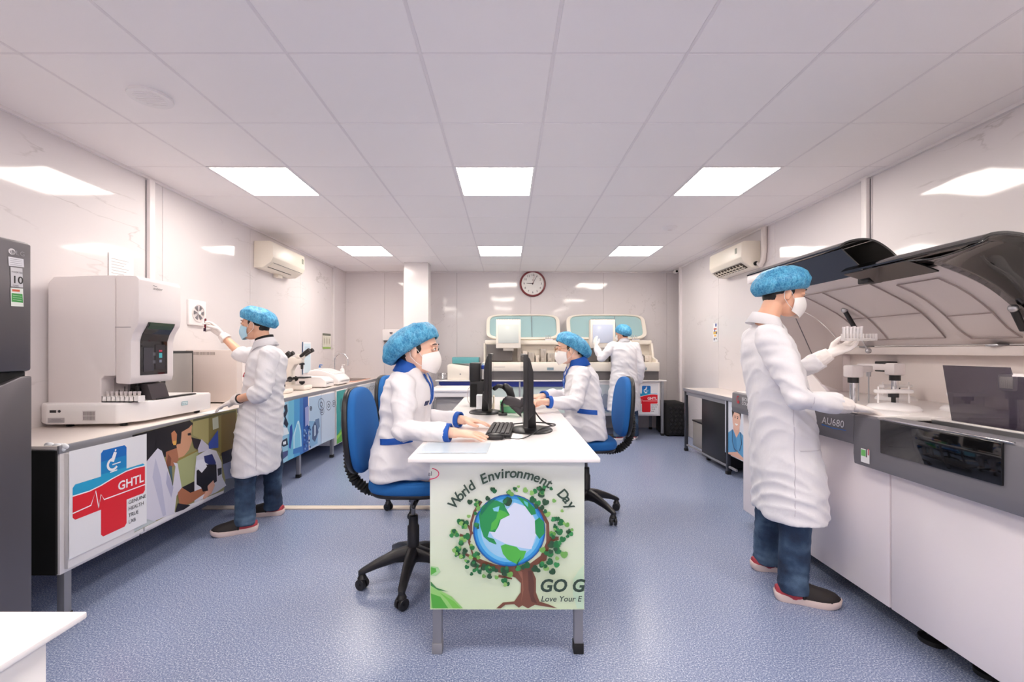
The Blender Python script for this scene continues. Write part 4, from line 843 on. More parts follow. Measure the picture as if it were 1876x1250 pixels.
# ---------------------------------------------------------------- things on the middle desk
DZ = .858
def desk_monitor(x, y, face, lab, arm, tilt=0):
    t = thing('monitor', (x, y, DZ), lab, 'monitor', group='black monitors on the middle desk')
    G().lathe([(.115, 0), (.118, .006), (.11, .013), (.05, .018)], (x-face*.03, y, DZ), n=36).build('base', BLACK, t)
    G().prism([(x-face*.01, DZ+.015), (x-face*.055, DZ+.015), (x-face*.05, DZ+.14), (x-face*.03, DZ+.165), (x-face*.01, DZ+.14)], 'y', y-.03, y+.03, bev=.004).build('stand', BLACK, t)
    a, b = sorted((x, x+face*.022))
    fr_ = BX(a, b, y-.235, y+.235, .915, 1.282, .004).build('screen_frame', BLACK, t)
    a2_, b2_ = sorted((x+face*.0222, x+face*.0235)); BX(a2_, b2_, y-.22, y+.22, .935, 1.268).build('display', GLOSSB, fr_)
    G().prism([(x, 1.27), (x-face*.012, 1.26), (x-face*.03, 1.19), (x-face*.03, .98), (x, .94)], 'y', y-.2, y+.2, bev=.004).build('rear_housing', BLACK, fr_)
    return t
m1 = desk_monitor(.105, 2.42, -1, 'black monitor nearest the front on the middle desk', 1)
m2 = desk_monitor(-.125, 3.12, 1, 'black monitor further back in front of the woman with glasses', 1)
def cable(pts, r, lab, m=BLACK):
    P_ = []
    pts = [V(p) for p in pts]
    for i in range(len(pts)-1):
        p0, p1, p2, p3 = pts[max(i-1, 0)], pts[i], pts[i+1], pts[min(i+2, len(pts)-1)]
        for k in range(6):
            f = k/6; P_.append(.5*((2*p1)+(p2-p0)*f+(2*p0-5*p1+4*p2-p3)*f*f+(3*p1-p0-3*p2+p3)*f**3))
    P_.append(pts[-1]); return tag(G().tube(P_, r, 8).build('cable', m, smooth=60), lab, 'cable')
cable([(.15, 2.42, .97), (.19, 2.38, .92), (.25, 2.42, .885), (.27, 2.52, .877), (.16, 2.6, .874), (.02, 2.58, .866)], .004, 'black cable looping behind the near monitor stand')
cable([(-.02, 2.19, .864), (.06, 2.16, .864), (.12, 2.25, .865), (.2, 2.40, .879), (.26, 2.46, .876)], .0028, 'thin mouse cord running across the desk to the monitor')
t = thing('keyboard', (-.02, 2.36, DZ), 'black keyboard under the hands of the near left woman', 'keyboard')
KM = Matrix.Translation((-.035, 2.37, DZ)) @ Matrix.Rotation(R(86), 4, 'Z')
BX(-.17, .17, -.065, .065, 0, .022, .005, M=KM).build('keyboard_body', BLACK, t)
k0 = None
for r_ in range(5):
    for c_ in range(14):
        if k0 is None:
            k0 = G().box(-.0095, .0095, -.0095, .0095, 0, .008, .002, seg=1).build('key', mat('key black', (48, 46, 50), .4), t, local=True, smooth=0); o = k0
        else: o = k0.copy(); COL.objects.link(o); o.parent = t
        o.matrix_basis = mw(t).inverted() @ KM @ Matrix.Translation((-.152+.0234*c_, -.047+.0234*r_, .0215))
t = thing('computer_mouse', (-.055, 2.185, DZ), 'black mouse under the hand of the near left woman', 'mouse')
G().ell((-.06, 2.185, DZ+.011), (.05, .03, .02)).box(-.1, -.02, 2.16, 2.21, DZ, DZ+.012, .006).build('mouse_body', BLACK, t)
t = thing('document_stack', (-.2, 1.98, DZ), 'papers in a clear folder at the near left corner of the desk', 'papers')
def sheet(x0, y0, x1, y1, sk, z, nm, m): return G().add([(x0, y0, z), (x1, y0, z), (x1+sk, y1, z), (x0+sk, y1, z), (x0, y0, z+.0012), (x1, y0, z+.0012), (x1+sk, y1, z+.0012), (x0+sk, y1, z+.0012)], [(3, 2, 1, 0), (4, 5, 6, 7), (0, 1, 5, 4), (1, 2, 6, 5), (2, 3, 7, 6), (3, 0, 4, 7)]).build(nm, m, t, smooth=0)
sheet(-.385, 1.875, -.09, 2.08, .01, DZ, 'sheet', PAPER); sheet(-.38, 1.88, -.095, 2.075, .012, DZ+.002, 'sheet', mat('bluish paper', (222, 234, 242), .5)); f_ = sheet(-.39, 1.87, -.085, 2.085, .01, DZ+.004, 'folder_cover', mat('clear folder', (226, 236, 244), .15, alpha=.45))
P = Print((-.38, 1.88, DZ+.0035), (1, 0, 0), (0, 1, 0))
for k in range(5): P.stroke((150, 170, 200), [(.02, .03+.035*k), (.27, .03+.035*k)], .0015)
P.stroke((110, 130, 160), [(.1, .02), (.1, .18)], .0015); P.stroke((110, 130, 160), [(.2, .02), (.2, .18)], .0015); P.build('print', t)
t = thing('mini_computer', (-.2, 3.5, DZ), 'small black computer tower standing on the middle desk', 'computer'); b = BX(-.292, -.16, 3.42, 3.60, DZ, 1.06, .004).build('case', BLACK, t); BX(-.285, -.235, 3.418, 3.4205, DZ+.01, 1.04).build('front_grille', MATTE, b)
t = thing('speaker_box', (-.26, 3.5, 1.062), 'black speaker box stacked on the small computer tower', 'speaker'); b = BX(-.295, -.21, 3.42, 3.58, 1.062, 1.205, .006).build('case', BLACK, t); BX(-.3, -.295, 3.43, 3.57, 1.07, 1.2).build('side_trim', GREYW, t)
t = thing('tube_rack', (-.17, 3.5, 1.062), 'blue-topped rack of white tubes stacked on the desk computer', 'rack')
BX(-.205, -.12, 3.45, 3.53, 1.062, 1.075, .002).build('rack_base', BLACK, t); BX(-.205, -.12, 3.45, 3.53, 1.155, 1.185, .003).build('rack_top', mat('rack blue', (30, 70, 176), .4), t)
for i in range(4):
    g = G().tube([(-.193+.021*i, 3.46, 1.075), (-.193+.021*i, 3.46, 1.155)], .008, 8).build('tube', WHITEP, t); G().tube([(-.193+.021*i, 3.47, 1.185), (-.193+.021*i, 3.47, 1.20)], .008, 8).build('tube_cap', mat('pale aqua cap', (190, 226, 236), .4), g)
t = thing('white_carton', (-.2, 3.33, DZ), 'small white carton in front of the desk computer', 'box'); BX(-.232, -.175, 3.29, 3.37, DZ, .965, .003).build('carton', PAPER, t)
t = thing('cream_holder', (-.13, 3.35, DZ), 'small cream desk organizer in front of the desk computer', 'organizer'); BX(-.172, -.095, 3.28, 3.37, DZ, .958, .004).build('holder', mat('cream box', (238, 224, 206), .5), t); BX(-.13, -.126, 3.279, 3.2805, .9, .955).build('slot', DGREY, t)
for k in range(4): G().tube([(-.16+.018*k, 3.32, .955), (-.155+.014*k, 3.325, .985+.008*(k % 2))], .004, 6).build('pen', GREYW, t)
cable([(-.26, 3.6, 1.0), (-.31, 3.58, 1.0), (-.325, 3.56, .93), (-.3, 3.55, .87), (-.2, 3.62, .866)], .003, 'thin pale cable hanging beside the desk computer', GREYW)
# barcode scanner on its gooseneck stand, second scanner held by the woman
t = thing('barcode_scanner', (-.02, 3.05, DZ), 'black barcode scanner on a curved desk stand', 'scanner')
BX(-.06, .0, 2.98, 3.06, DZ, .87, .003).build('stand_base', BLACK, t)
G().tube([(-.03, 3.02, .87), (-.035, 3.02, .93), (-.02, 3.02, .965), (.015, 3.02, .98)], .009).build('gooseneck', BLACK, t)
G().tube([(-.085, 3.02, 1.04), (-.06, 3.02, 1.058), (-.03, 3.02, 1.052), (.0, 3.02, 1.035)], [.016, .015, .015, .02], rnd=True).tube([(-.01, 3.02, 1.05), (.015, 3.02, 1.03), (.03, 3.02, .985)], [.026, .03, .026], rnd=True).build('scanner_body', BLACK, t, smooth=60)
t = thing('green_box', (.03, 3.12, DZ), 'small green carton on the desk under the scanner', 'box'); BX(-.05, .09, 3.1, 3.2, DZ, .94, .003).build('carton', mat('mint green card', (110, 190, 140), .5), t); BX(-.052, .092, 3.098, 3.202, .905, .912).build('stripe', mat('pale mint', (196, 224, 176), .5), t)
t = thing('handheld_scanner', (.1, 2.95, DZ), 'dark grey handheld scanner gripped by the woman with glasses', 'scanner')
SC = mat('dark rubber grey', (58, 54, 58), .5)
G().loft([((-.02, 2.95, .968), (0, .026, 0), (.006, 0, .020)), ((.0, 2.95, .966), (0, .036, 0), (.008, 0, .030)), ((.035, 2.95, .958), (0, .034, 0), (.006, 0, .032)), ((.07, 2.95, .945), (0, .026, 0), (.01, 0, .03)), ((.10, 2.95, .93), (0, .018, 0), (.012, 0, .022))], 20, po=2.6).build('scanner_head', SC, t, smooth=60)
G().loft([((.035, 2.95, .94), (.022, 0, .012), (0, .02, 0)), ((.06, 2.945, .912), (.019, 0, .011), (0, .018, 0)), ((.09, 2.94, .885), (.018, 0, .012), (0, .019, 0)), ((.108, 2.935, .864), (.020, 0, .004), (0, .02, 0))], 16).build('grip', SC, t, smooth=60)
G().box(.03, .045, 2.944, 2.956, .905, .93, .004).build('trigger', BLACK, t)
# ---------------------------------------------------------------- large chemistry analyzer on the right
t = thing('chemistry_analyzer', (2.2, 2.0, 0), 'large white and grey chemistry analyzer with raised hood at right', 'analyzer')
BW = mat('analyzer white', (244, 236, 238), .35)
BX(1.80, 2.66, .7, 3.3, .1, .80, .01).build('base_frame', MATTE, t)
for a, b in ((.7, 2.03), (2.034, 3.0), (3.004, 3.3)): BX(1.782, 1.80, a+.001, b-.001, .1, .84, .006).build('front_panel', BW, t)
for y in (1.25, 1.95, 3.1):
    G().lathe([(.05, 0), (.05, .02), (.02, .03), (.02, .1)], (1.9, y, 0)).build('foot', BLACK, t)
for y in (1.75,): G().lathe([(.045, 0), (.045, .018), (.015, .025), (.015, .1)], (1.93, y, 0)).build('foot', BLACK, t)
bd = G().prism([(1.70, .75), (1.695, .80), (1.70, .985), (1.72, .992), (1.80, .992), (1.80, .75)], 'y', .7, 2.14, bev=.005).build('front_band', BAND, t)
b2 = G().prism([(1.70, .842), (1.695, .88), (1.70, .985), (1.72, .992), (1.80, .992), (1.80, .842)], 'y', 2.141, 3.3, bev=.005).build('front_band', BAND, t)
G().box(1.688, 1.698, 1.49, 1.977, .838, .986, .003).build('black_window', GLOSSB, bd)
BX(1.694, 1.702, 1.46, 2.0, .986, .994, .002).build('window_rail', CHROME, bd)
P = Print((1.6935, 2.55, .8), (0, -1, 0), (0, 0, 1)); pl = lambda x, y: on_x(x, y, 1.6935)
P.text((236, 236, 240), 'AU680', .20, .112, .052, shear=.1, spacing=1.05); P.stroke((50, 110, 190), [(.2, .104), (.28, .098), (.37, .102)], .007, .003); P.build('lettering', b2)
P = Print((1.6935, 3.24, .842), (0, -1, 0), (0, 0, 1)); P.stroke((200, 40, 60), [(.04+.018*cos(R(a)), .10+.025*sin(R(a))) for a in range(60, 330, 20)], .008); P.disc((200, 40, 60), .045, .085, .012)
P.text((240, 240, 244), 'BECKMAN', .09, .10, .034); P.text((240, 240, 244), 'COULTER', .09, .07, .034); P.build('lettering', b2)
P = Print((1.6935, 2.12, .79), (0, -1, 0), (0, 0, 1)); P.rect((230, 230, 230), .03, -.02, .08, .045); P.rect((110, 190, 100), .032, .01, .058, .04); P.rect((30, 30, 34), .06, .008, .066, .045); P.rect((200, 110, 120), .07, .02, .078, .05); P.build('status_label', bd)
dk = mat('pale deck grey', (232, 226, 224), .3)
BX(1.722, 2.6, 2.02, 3.28, .975, .995, .003).build('deck', dk, t)
BX(1.96, 2.6, .7, 2.02, .975, .99, .003).build('deck', dk, t)
BX(1.80, 1.96, .7, 2.02, .90, .915).build('rack_well', MATTE, t)
g = G()
for k in range(24): g.box(1.83, 1.93, .74+.05*k, .78+.05*k, .915, .955, .003)
g.build('sample_racks', mat('rack dark grey', (70, 66, 66), .4), t)
g = G().box(1.945, 1.96, .7, 2.0, .955, .985).box(1.80, 1.815, .7, 2.0, .955, .985); g.build('rack_rail', STEEL, t)
wm = mat('analyzer inner beige', (228, 218, 214), .5)
BX(2.56, 2.66, .7, 3.3, .80, 1.33, .004).build('rear_wall', wm, t)
BX(2.46, 2.56, .7, 3.28, 1.275, 1.325, .006).build('hinge_beam', wm, t)
for y in (1.3, 2.2, 3.0): BX(2.44, 2.5, y-.03, y+.03, 1.322, 1.334, .003).build('hinge', STEEL, t)
G().prism([(2.60, .99), (2.42, .99), (2.36, 1.05), (2.34, 1.28), (2.6, 1.3)], 'y', 3.26, 3.30, bev=.004).build('end_wall', BW, t)
BX(2.49, 2.56, 2.86, 2.96, 1.16, 1.23, .006).build('sensor_block', BLACK, t)
# pipetting arms
def arm(x, y, h_, lx, ly, m1=GREYW):
    a = G().tube([(x, y, .99), (x, y, .99+h_)], .017, 14).build('arm_post', CHROME, t)
    G().lathe([(.026, 0), (.026, .03)], (x, y, .99+h_-.03)).build('collar', BLACK, a)
    G().box(x-.035, x+.035, y-.035, y+.035, .99+h_, 1.06+h_, .012).build('arm_head', m1, a)
    G().ob((x+lx/2, y+ly/2, 1.035+h_), (lx, ly, 0), (-ly, lx, 0), (0, 0, 1), (lx*lx+ly*ly)**.5/2, .022, .018, .006).build('arm_boom', m1, a)
    G().tube([(x+lx, y+ly, .995), (x+lx, y+ly, 1.03+h_)], .004, 8).lathe([(.012, 0), (.012, .03)], (x+lx, y+ly, .99+h_)).build('probe', STEEL, a)
arm(1.95, 2.46, .16, .17, .1); arm(2.22, 2.50, .17, -.08, .16); arm(2.0, 1.72, .15, .02, -.16, GREYW); arm(2.25, 1.5, .12, -.06, -.14)
def mixer(x, y, r_, h_, lab=None):
    g = G().lathe([(r_, 0), (r_*1.02, .01), (r_*.9, .025), (r_*.4, .035), (.02, .04)], (x, y, .993), n=32).build('mixer_cover', WHITEP, t, smooth=50)
    G().tube([(x, y, 1.02), (x, y, 1.0+h_)], .010).lathe([(.022, 0), (.022, .02)], (x, y, 1.0+h_-.02)).build('mixer_shaft', BLACK, g)
    q = G().box(x-.09, x+.09, y-.02, y+.02, 1.0+h_, 1.02+h_, .006)
    for d in (-.08, 0, .08): q.tube([(x+d, y, .99+h_-.04), (x+d, y, 1.035+h_)], .004, 6)
    q.build('mixer_head', WHITEP, g)
mixer(2.0, 2.26, .11, .08); mixer(2.32, 2.2, .10, .07); mixer(2.42, 2.72, .1, .07)
for x, y, r_ in ((1.84, 2.12, .085), (1.88, 2.42, .06), (1.85, 2.04, .0)):
    if r_: G().lathe([(r_, 0), (r_, .006), (r_*.8, .012), (r_*.3, .014)], (x, y, .994), n=30).build('port_cover', WHITEP, t)
G().box(2.16, 2.3, 1.3, 1.55, .99, 1.13, .006).build('reagent_box', GREYW, t)
g = G()
for k in range(3): g.lathe([(.015, 0), (.018, .03), (.012, .045)], (2.18+.045*k, 1.5, 1.13))
g.build('bottle_caps', BLACK, t)
# smoked shield
SM = mat('smoked violet plastic', (62, 54, 70), .08, alpha=.72)
pts = [(1.93, .992), (.9, .992), (.9, 1.235), (1.62, 1.235), (1.63, 1.20), (1.70, 1.20), (1.71, 1.235), (1.97, 1.235)]
g = G(); n_ = len(pts); vs = [(1.965-.0*(z-.99), y, z) for y, z in pts]+[(1.972, y, z) for y, z in pts]
g.add(vs, [tuple(range(n_)), tuple(range(2*n_-1, n_-1, -1))]+[(k, n_+k, n_+(k+1) % n_, (k+1) % n_) for k in range(n_)]).build('smoked_shield', SM, t, smooth=0)
# hood: two lids with curved black fronts
HI = mat('hood lining', (216, 206, 204), .5)
inA = [(2.5, 1.335), (2.47, 1.37), (2.40, 1.45), (2.3, 1.54), (2.14, 1.63), (1.95, 1.723)]
outA = [(1.80, 1.858), (1.84, 1.885), (1.92, 1.90), (2.0, 1.885), (2.09, 1.82), (2.17, 1.72), (2.3, 1.62), (2.45, 1.5), (2.58, 1.38), (2.6, 1.335)]
def smooth_prof(p, m=5):
    out = []; p = [V(q) for q in p]
    for i in range(len(p)-1):
        p0, p1, p2, p3 = p[max(i-1, 0)], p[i], p[i+1], p[min(i+2, len(p)-1)]
        for k in range(m): f = k/m; q = .5*((2*p1)+(p2-p0)*f+(2*p0-5*p1+4*p2-p3)*f*f+(3*p1-p0-3*p2+p3)*f**3); out.append((q.x, q.y))
    return out+[(p[-1].x, p[-1].y)]
def skin(prof, y0, y1, th, name, m, par, smooth=60, nrm=1):
    n = len(prof); vs = []
    for y in (y0, y1):
        for k, (x, z) in enumerate(prof):
            a = V(prof[max(k-1, 0)]); b = V(prof[min(k+1, n-1)]); d = (b-a).normalized(); q = V((-d.y, d.x))*th*nrm
            vs.append((x, y, z)); vs.append((x+q.x, y, z+q.y))
    N2 = 2*n; fs = []
    for k in range(n-1): a = 2*k; fs += [(a, a+2, a+2+N2, a+N2), (a+1, a+1+N2, a+3+N2, a+3), (a, a+1, a+3, a+2), (a+N2, a+2+N2, a+3+N2, a+1+N2)]
    fs += [(0, N2, N2+1, 1), (N2-2, N2-1, 2*N2-1, 2*N2-2)]
    return G().add(vs, fs).build(name, m, par, smooth=smooth)
inA = smooth_prof(inA); outA = smooth_prof(outA)
la = skin(inA, 2.34, 3.25, .012, 'left_hood_lining', HI, t, nrm=-1)
skin(outA, 2.36, 3.27, .01, 'left_hood_shell', GLOSSB, t)
skin([(1.95, 1.723), (1.90, 1.77), (1.81, 1.855)], 2.36, 3.25, .006, 'left_hood_window', GLOSSB, t)
BX(1.80, 1.86, 3.0, 3.28, 1.8, 1.86, .01).build('corner_cap', BW, la)
G().tube([(1.885, 2.42, 1.80), (1.885, 3.1, 1.80)], .012).build('light_bar', CHROME, la)
G().prism([(2.5, 1.0), (2.5, 1.335), (2.4, 1.45), (2.3, 1.54), (2.14, 1.63), (1.95, 1.723), (1.81, 1.85), (1.86, 1.78), (2.12, 1.28), (2.22, 1.2), (2.35, 1.05)], 'y', 3.252, 3.27).build('left_hood_cheek', HI, t, smooth=0)
G().add([(2.12, 3.25, 1.60), (2.3, 3.25, 1.2), (2.306, 3.25, 1.2), (2.126, 3.25, 1.60), (2.12, 3.248, 1.60), (2.3, 3.248, 1.2), (2.306, 3.248, 1.2), (2.126, 3.248, 1.60)], [(4, 5, 6, 7), (0, 4, 7, 3), (1, 2, 6, 5), (0, 1, 5, 4), (3, 7, 6, 2)]).build('cheek_seam', DGREY, t)
inB = [(2.5, 1.335), (2.44, 1.36), (2.36, 1.40), (2.27, 1.49), (2.14, 1.585), (1.95, 1.663)]
outB = [(1.80, 1.715), (1.84, 1.74), (1.92, 1.745), (2.02, 1.72), (2.16, 1.64), (2.3, 1.53), (2.42, 1.42), (2.56, 1.335)]
inB = smooth_prof(inB); outB = smooth_prof(outB)
lb = skin([(a, c*.35+b_*.65) for (a, b_), (_, c) in zip(inB, inA)], 1.97, 2.338, .012, 'right_hood_lining', HI, t, nrm=-1)
skin(outB, 1.66, 2.35, .01, 'right_hood_shell', GLOSSB, t)
skin([(1.95, 1.663), (1.88, 1.69), (1.805, 1.712)], 1.97, 2.338, .006, 'right_hood_window', GLOSSB, t)
# curved black end flare between the lining edge and the outer shell edge
fi = smooth_prof([(1.80, 1.71), (1.95, 1.69), (2.14, 1.61), (2.27, 1.515), (2.36, 1.43), (2.44, 1.375)]); fo = outB[:31]
g = G(); n_ = 24
def samp(p, f):
    k = min(int(f*(len(p)-1)), len(p)-2); r_ = f*(len(p)-1)-k; return V(p[k])*(1-r_)+V(p[k+1])*r_
rows = 6
for j in range(rows+1):
    s_ = j/rows
    for k in range(n_+1):
        a, b = samp(fi, k/n_), samp(fo, k/n_); e = sin(s_*pi/2); c = a+(b-a)*e
        g.v.append(V((c.x, 1.97-.31*s_, c.y-.02*sin(s_*pi))))
for j in range(rows):
    for k in range(n_): a = j*(n_+1)+k; g.f.append((a, a+1, a+n_+2, a+n_+1)); g.m.append(0)
o = g.build('right_hood_flare', GLOSSB, t, smooth=60); md = o.modifiers.new('thick', 'SOLIDIFY'); md.thickness = .006
# raised mouldings of the lining
def on_in(prof, f, y, off): a = samp(prof, f); b = samp(prof, min(f+.02, 1)); d = (b-a).normalized() if (b-a).length > 1e-6 else V((-.7, .7)); return V((a.x, y, a.y))+V((d.y, 0, -d.x))*-off*-1
def rib(prof, f0, f1, ya, yb, wd, par, m=HI, nm='moulding'):
    pts = [on_in(prof, f0+(f1-f0)*k/8, ya+(yb-ya)*k/8, -.006) for k in range(9)]; G().tube(pts, wd, 6).build(nm, m, par)
LG = mat('hood groove', (158, 144, 142), .6)
mix = [(a, c*.35+b_*.65) for (a, b_), (_, c) in zip(inB, inA)]
for prof, par, yy in ((inA, la, (3.0, 2.82, 2.45)), (mix, lb, (2.28, 2.06))):
    for k, y in enumerate(yy): rib(prof, .22, .9, y, y, .0036, par, LG)
    rib(prof, .55, .55, yy[0], yy[-1], .003, par, LG); rib(prof, .22, .22, yy[0], yy[-1], .003, par, LG); rib(prof, .9, .9, yy[0], yy[-1], .003, par, LG)
G().box(1.9, 1.98, 2.30, 2.37, 1.66, 1.70, .006).tube([(1.94, 2.33, 1.68), (1.92, 2.24, 1.71)], .01).build('latch', BLACK, t)
def strut(a, b):
    a, b = V(a), V(b); m_ = a+(b-a)*.5
    s_ = G().tube([a, m_], .014, 12).build('gas_strut', BLACK, t); G().tube([m_, b], .005, 8).build('strut_rod', STEEL, s_); G().ell(a, (.018, .018, .018)).build('strut_joint', STEEL, s_); G().ell(b, (.018, .018, .018)).build('strut_joint', STEEL, s_)
strut((2.24, 2.9, 1.57), (2.40, 2.9, 1.30)); strut((2.26, 1.95, 1.49), (2.40, 1.99, 1.30))
for x in (2.52,): G().tube([(x, 1.98, 1.275), (x, 1.98, 1.23)], .006).ell((x, 1.98, 1.225), (.01, .01, .01)).build('sensor_pin', CHROME, t)
# ---------------------------------------------------------------- people
from mathutils.bvhtree import BVHTree
def union(g, voxel, sm, name, m, parent, disp=None, smooth=180):
    me = bpy.data.meshes.new('tmp'); me.from_pydata([tuple(v) for v in g.v], [], g.f); b = bmesh.new(); b.from_mesh(me); bmesh.ops.recalc_face_normals(b, faces=b.faces[:]); b.to_mesh(me); b.free()
    o = bpy.data.objects.new('tmp', me); COL.objects.link(o)
    r = o.modifiers.new('r', 'REMESH'); r.mode = 'VOXEL'; r.voxel_size = voxel
    if sm: s_ = o.modifiers.new('s', 'SMOOTH'); s_.factor = .5; s_.iterations = sm
    dg = bpy.context.evaluated_depsgraph_get(); e = o.evaluated_get(dg); m2 = bpy.data.meshes.new_from_object(e)
    bpy.data.objects.remove(o); bpy.data.meshes.remove(me)
    if disp:
        nn = [v.normal.copy() for v in m2.vertices]
        for v, n in zip(m2.vertices, nn): v.co = v.co + n*disp(v.co, n)
    inv = mw(parent).inverted()
    bvh = BVHTree.FromPolygons([v.co.copy() for v in m2.vertices], [tuple(p.vertices) for p in m2.polygons])
    m2.transform(inv); m2.name = name; m2.materials.clear(); m2.materials.append(m)
    q = bpy.data.objects.new(name, m2); COL.objects.link(q); q.parent = parent; shade(m2, smooth); m2.update()
    return q, bvh
def cloth(seed, amp=1, vert=2.2):
    def f(p, n):
        wv = noise.noise(p*2.2+V((seed, 0, 0)))*.06
        a = noise.noise(V(((p.x+wv)*9+seed, (p.y+wv)*9, p.z*vert)))*.010
        s_, t_ = p.z+.55*(p.x+p.y)+wv, p.x-p.y
        b = noise.noise(V((s_*15+seed, t_*4.5, p.z*2)))
        c = noise.noise(V((p.x*6+seed, p.y*6, p.z*20+4*wv*10)))
        return amp*(a+(abs(b)**.8)*-.009+.003+c*.0045)
    return f
def patch(bvh, c, u, v, d, nu, nv, off, name, m, parent, thick=.002):   # a sewn-on rectangle laid onto the garment
    c, u, v, d = V(c), V(u), V(v), V(d).normalized(); P_ = []
    for j in range(nv+1):
        for i in range(nu+1):
            p = c+u*(i/nu*2-1)+v*(j/nv*2-1); h = bvh.ray_cast(p-d*.4, d)
            q = h[0] if h[0] is not None else bvh.find_nearest(p)[0]; P_.append(q-d*off)
    n1 = len(P_); vs = P_+[p+d*(thick+off) for p in P_]; fs = []
    for j in range(nv):
        for i in range(nu): a = j*(nu+1)+i; fs += [(a, a+1, a+nu+2, a+nu+1), (n1+a, n1+a+nu+1, n1+a+nu+2, n1+a+1)]
    bd = list(range(nu+1))+[j*(nu+1)+nu for j in range(1, nv+1)]+[nv*(nu+1)+i for i in range(nu-1, -1, -1)]+[j*(nu+1) for j in range(nv-1, 0, -1)]
    for k in range(len(bd)): a, b_ = bd[k], bd[(k+1) % len(bd)]; fs.append((a, n1+a, n1+b_, b_))
    return G().add(vs, fs).build(name, m, parent, smooth=60)
def hand(g, W, D, N, right, sc=1, curl=(.25, .3, .35, .4), thumb=.3, spread=.1, fat=1):
    W, D = V(W), V(D).normalized(); N = V(N); N = (N-D*N.dot(D)).normalized(); T = D.cross(N)*(-1 if right else 1)
    g.loft([(W-D*.01*sc, T*.026*sc, N*.021*sc), (W+D*.02*sc, T*.031*sc, N*.019*sc), (W+D*.05*sc, T*.040*sc, N*.017*sc), (W+D*.082*sc, T*.043*sc, N*.013*sc), (W+D*.092*sc, T*.038*sc, N*.009*sc)], 16, po=2.4)
    for i, (o_, b_, L_) in enumerate(((.032, .084, .070), (.0115, .088, .079), (-.0105, .085, .073), (-.031, .076, .057))):
        p = W+(D*b_+T*o_)*sc; ang = curl[i]*.5; sp = spread*(1.5-i)/1.5
        pts = [p-D*.02*sc, p]
        for s_, c_ in ((.45, 0), (.3, curl[i]), (.25, curl[i]*.7)):
            ang += c_; d = (D*cos(ang)-N*sin(ang)+T*sin(sp)).normalized(); pts.append(pts[-1]+d*L_*s_*sc)
        g.tube(pts, [r_*sc*fat for r_ in (.0085, .0088, .0082, .0078, .0066)], 10, rnd=True)
    p = W+(D*.022+T*.022-N*.004)*sc
    d1 = (D*.65+T*(.75-thumb*.3)-N*(.1+thumb*.5)).normalized(); d2 = (D*.9+T*(.35-thumb*.6)-N*(.1+thumb*.5)).normalized(); d3 = (D*1+T*(.1-thumb*.7)-N*(.1+thumb*.5)).normalized()
    g.tube([p, p+d1*.036*sc, p+(d1*.036+d2*.032)*sc, p+(d1*.036+d2*.032+d3*.024)*sc], [r_*sc*fat for r_ in (.0145, .0125, .0105, .0085)], 10, rnd=True)
    return W+D*.09*sc
def headm(c, yaw, pitch, roll=0, s=1): return Matrix.Translation(c) @ Matrix.Rotation(yaw, 4, 'Z') @ Matrix.Rotation(pitch, 4, 'Y') @ Matrix.Rotation(roll, 4, 'X') @ Matrix.Scale(s, 4)
def head_geo(g, H, neck):
    M3 = H.to_3x3()
    def e(c, r): g.ell(H @ V(c), r, M=M3, n=24, m=16)
    e((-.014, 0, .038), (.098, .078, .086)); e((.022, 0, -.02), (.066, .063, .086)); e((.034, 0, -.078), (.05, .044, .034)); e((-.02, 0, -.01), (.075, .072, .07))
    e((.078, 0, .034), (.016, .05, .012)); e((.066, .034, -.03), (.018, .018, .02)); e((.066, -.034, -.03), (.018, .018, .02))
    g.tube([H @ V(p) for p in ((.083, 0, .020), (.0925, 0, -.004), (.1, 0, -.024))], [.0075, .009, .011], 10, rnd=True)
    for s_ in (-1, 1):
        g.ell(H @ V((-.004, .078*s_, -.006)), (.019, .008, .032), M=M3 @ Matrix.Rotation(-.15, 3, 'Y') @ Matrix.Rotation(s_*.35, 3, 'Z'), n=16, m=10)
        g.ell(H @ V((.083, .032*s_, .013)), (.010, .016, .010), M=M3, n=12, m=8)
    a = H @ V((-.03, 0, -.03)); g.tube([a, a*.4+V(neck)*.6, V(neck)], [.056, .052, .062], 18)
def face_bits(H, root, hm=HAIR, hair=True, eyes=(1, -1)):
    M3 = H.to_3x3()
    for s_ in eyes:
        e = G().ell(H @ V((.0865, .032*s_, .0125)), (.0075, .0135, .0062), M=M3, n=14, m=10).build('eye', mat('eye white', (232, 226, 222), .25), root, smooth=60)
        G().ell(H @ V((.0915, .031*s_, .0125)), (.0034, .0055, .0056), M=M3, n=12, m=8).build('iris', mat('dark iris', (34, 22, 18), .2), e, smooth=60)
        G().tube([H @ V(p) for p in ((.084, .047*s_, .0125), (.0925, .038*s_, .018), (.0945, .03*s_, .019), (.0925, .019*s_, .014))], [.0012, .0017, .0017, .001], 6).build('eyelash', hm, e)
        G().tube([H @ V(p) for p in ((.080, .051*s_, .034), (.089, .04*s_, .040), (.0935, .028*s_, .0405), (.0945, .017*s_, .0395))], [.0015, .003, .0034, .0025], 6).build('eyebrow', hm, root)
    if hair:
        g = G(); g.ell(H @ V((-.024, 0, .036)), (.094, .082, .088), M=M3, n=24, m=16); g.ell(H @ V((-.040, 0, -.012)), (.060, .066, .064), M=M3, n=24, m=14)
        for s_ in (-1, 1): g.ell(H @ V((.012, .069*s_, .016)), (.016, .007, .030), M=M3, n=12, m=8)
        g2, _ = union(g, .005, 2, 'hair', hm, root, lambda p, n: .0012*noise.noise(p*90))
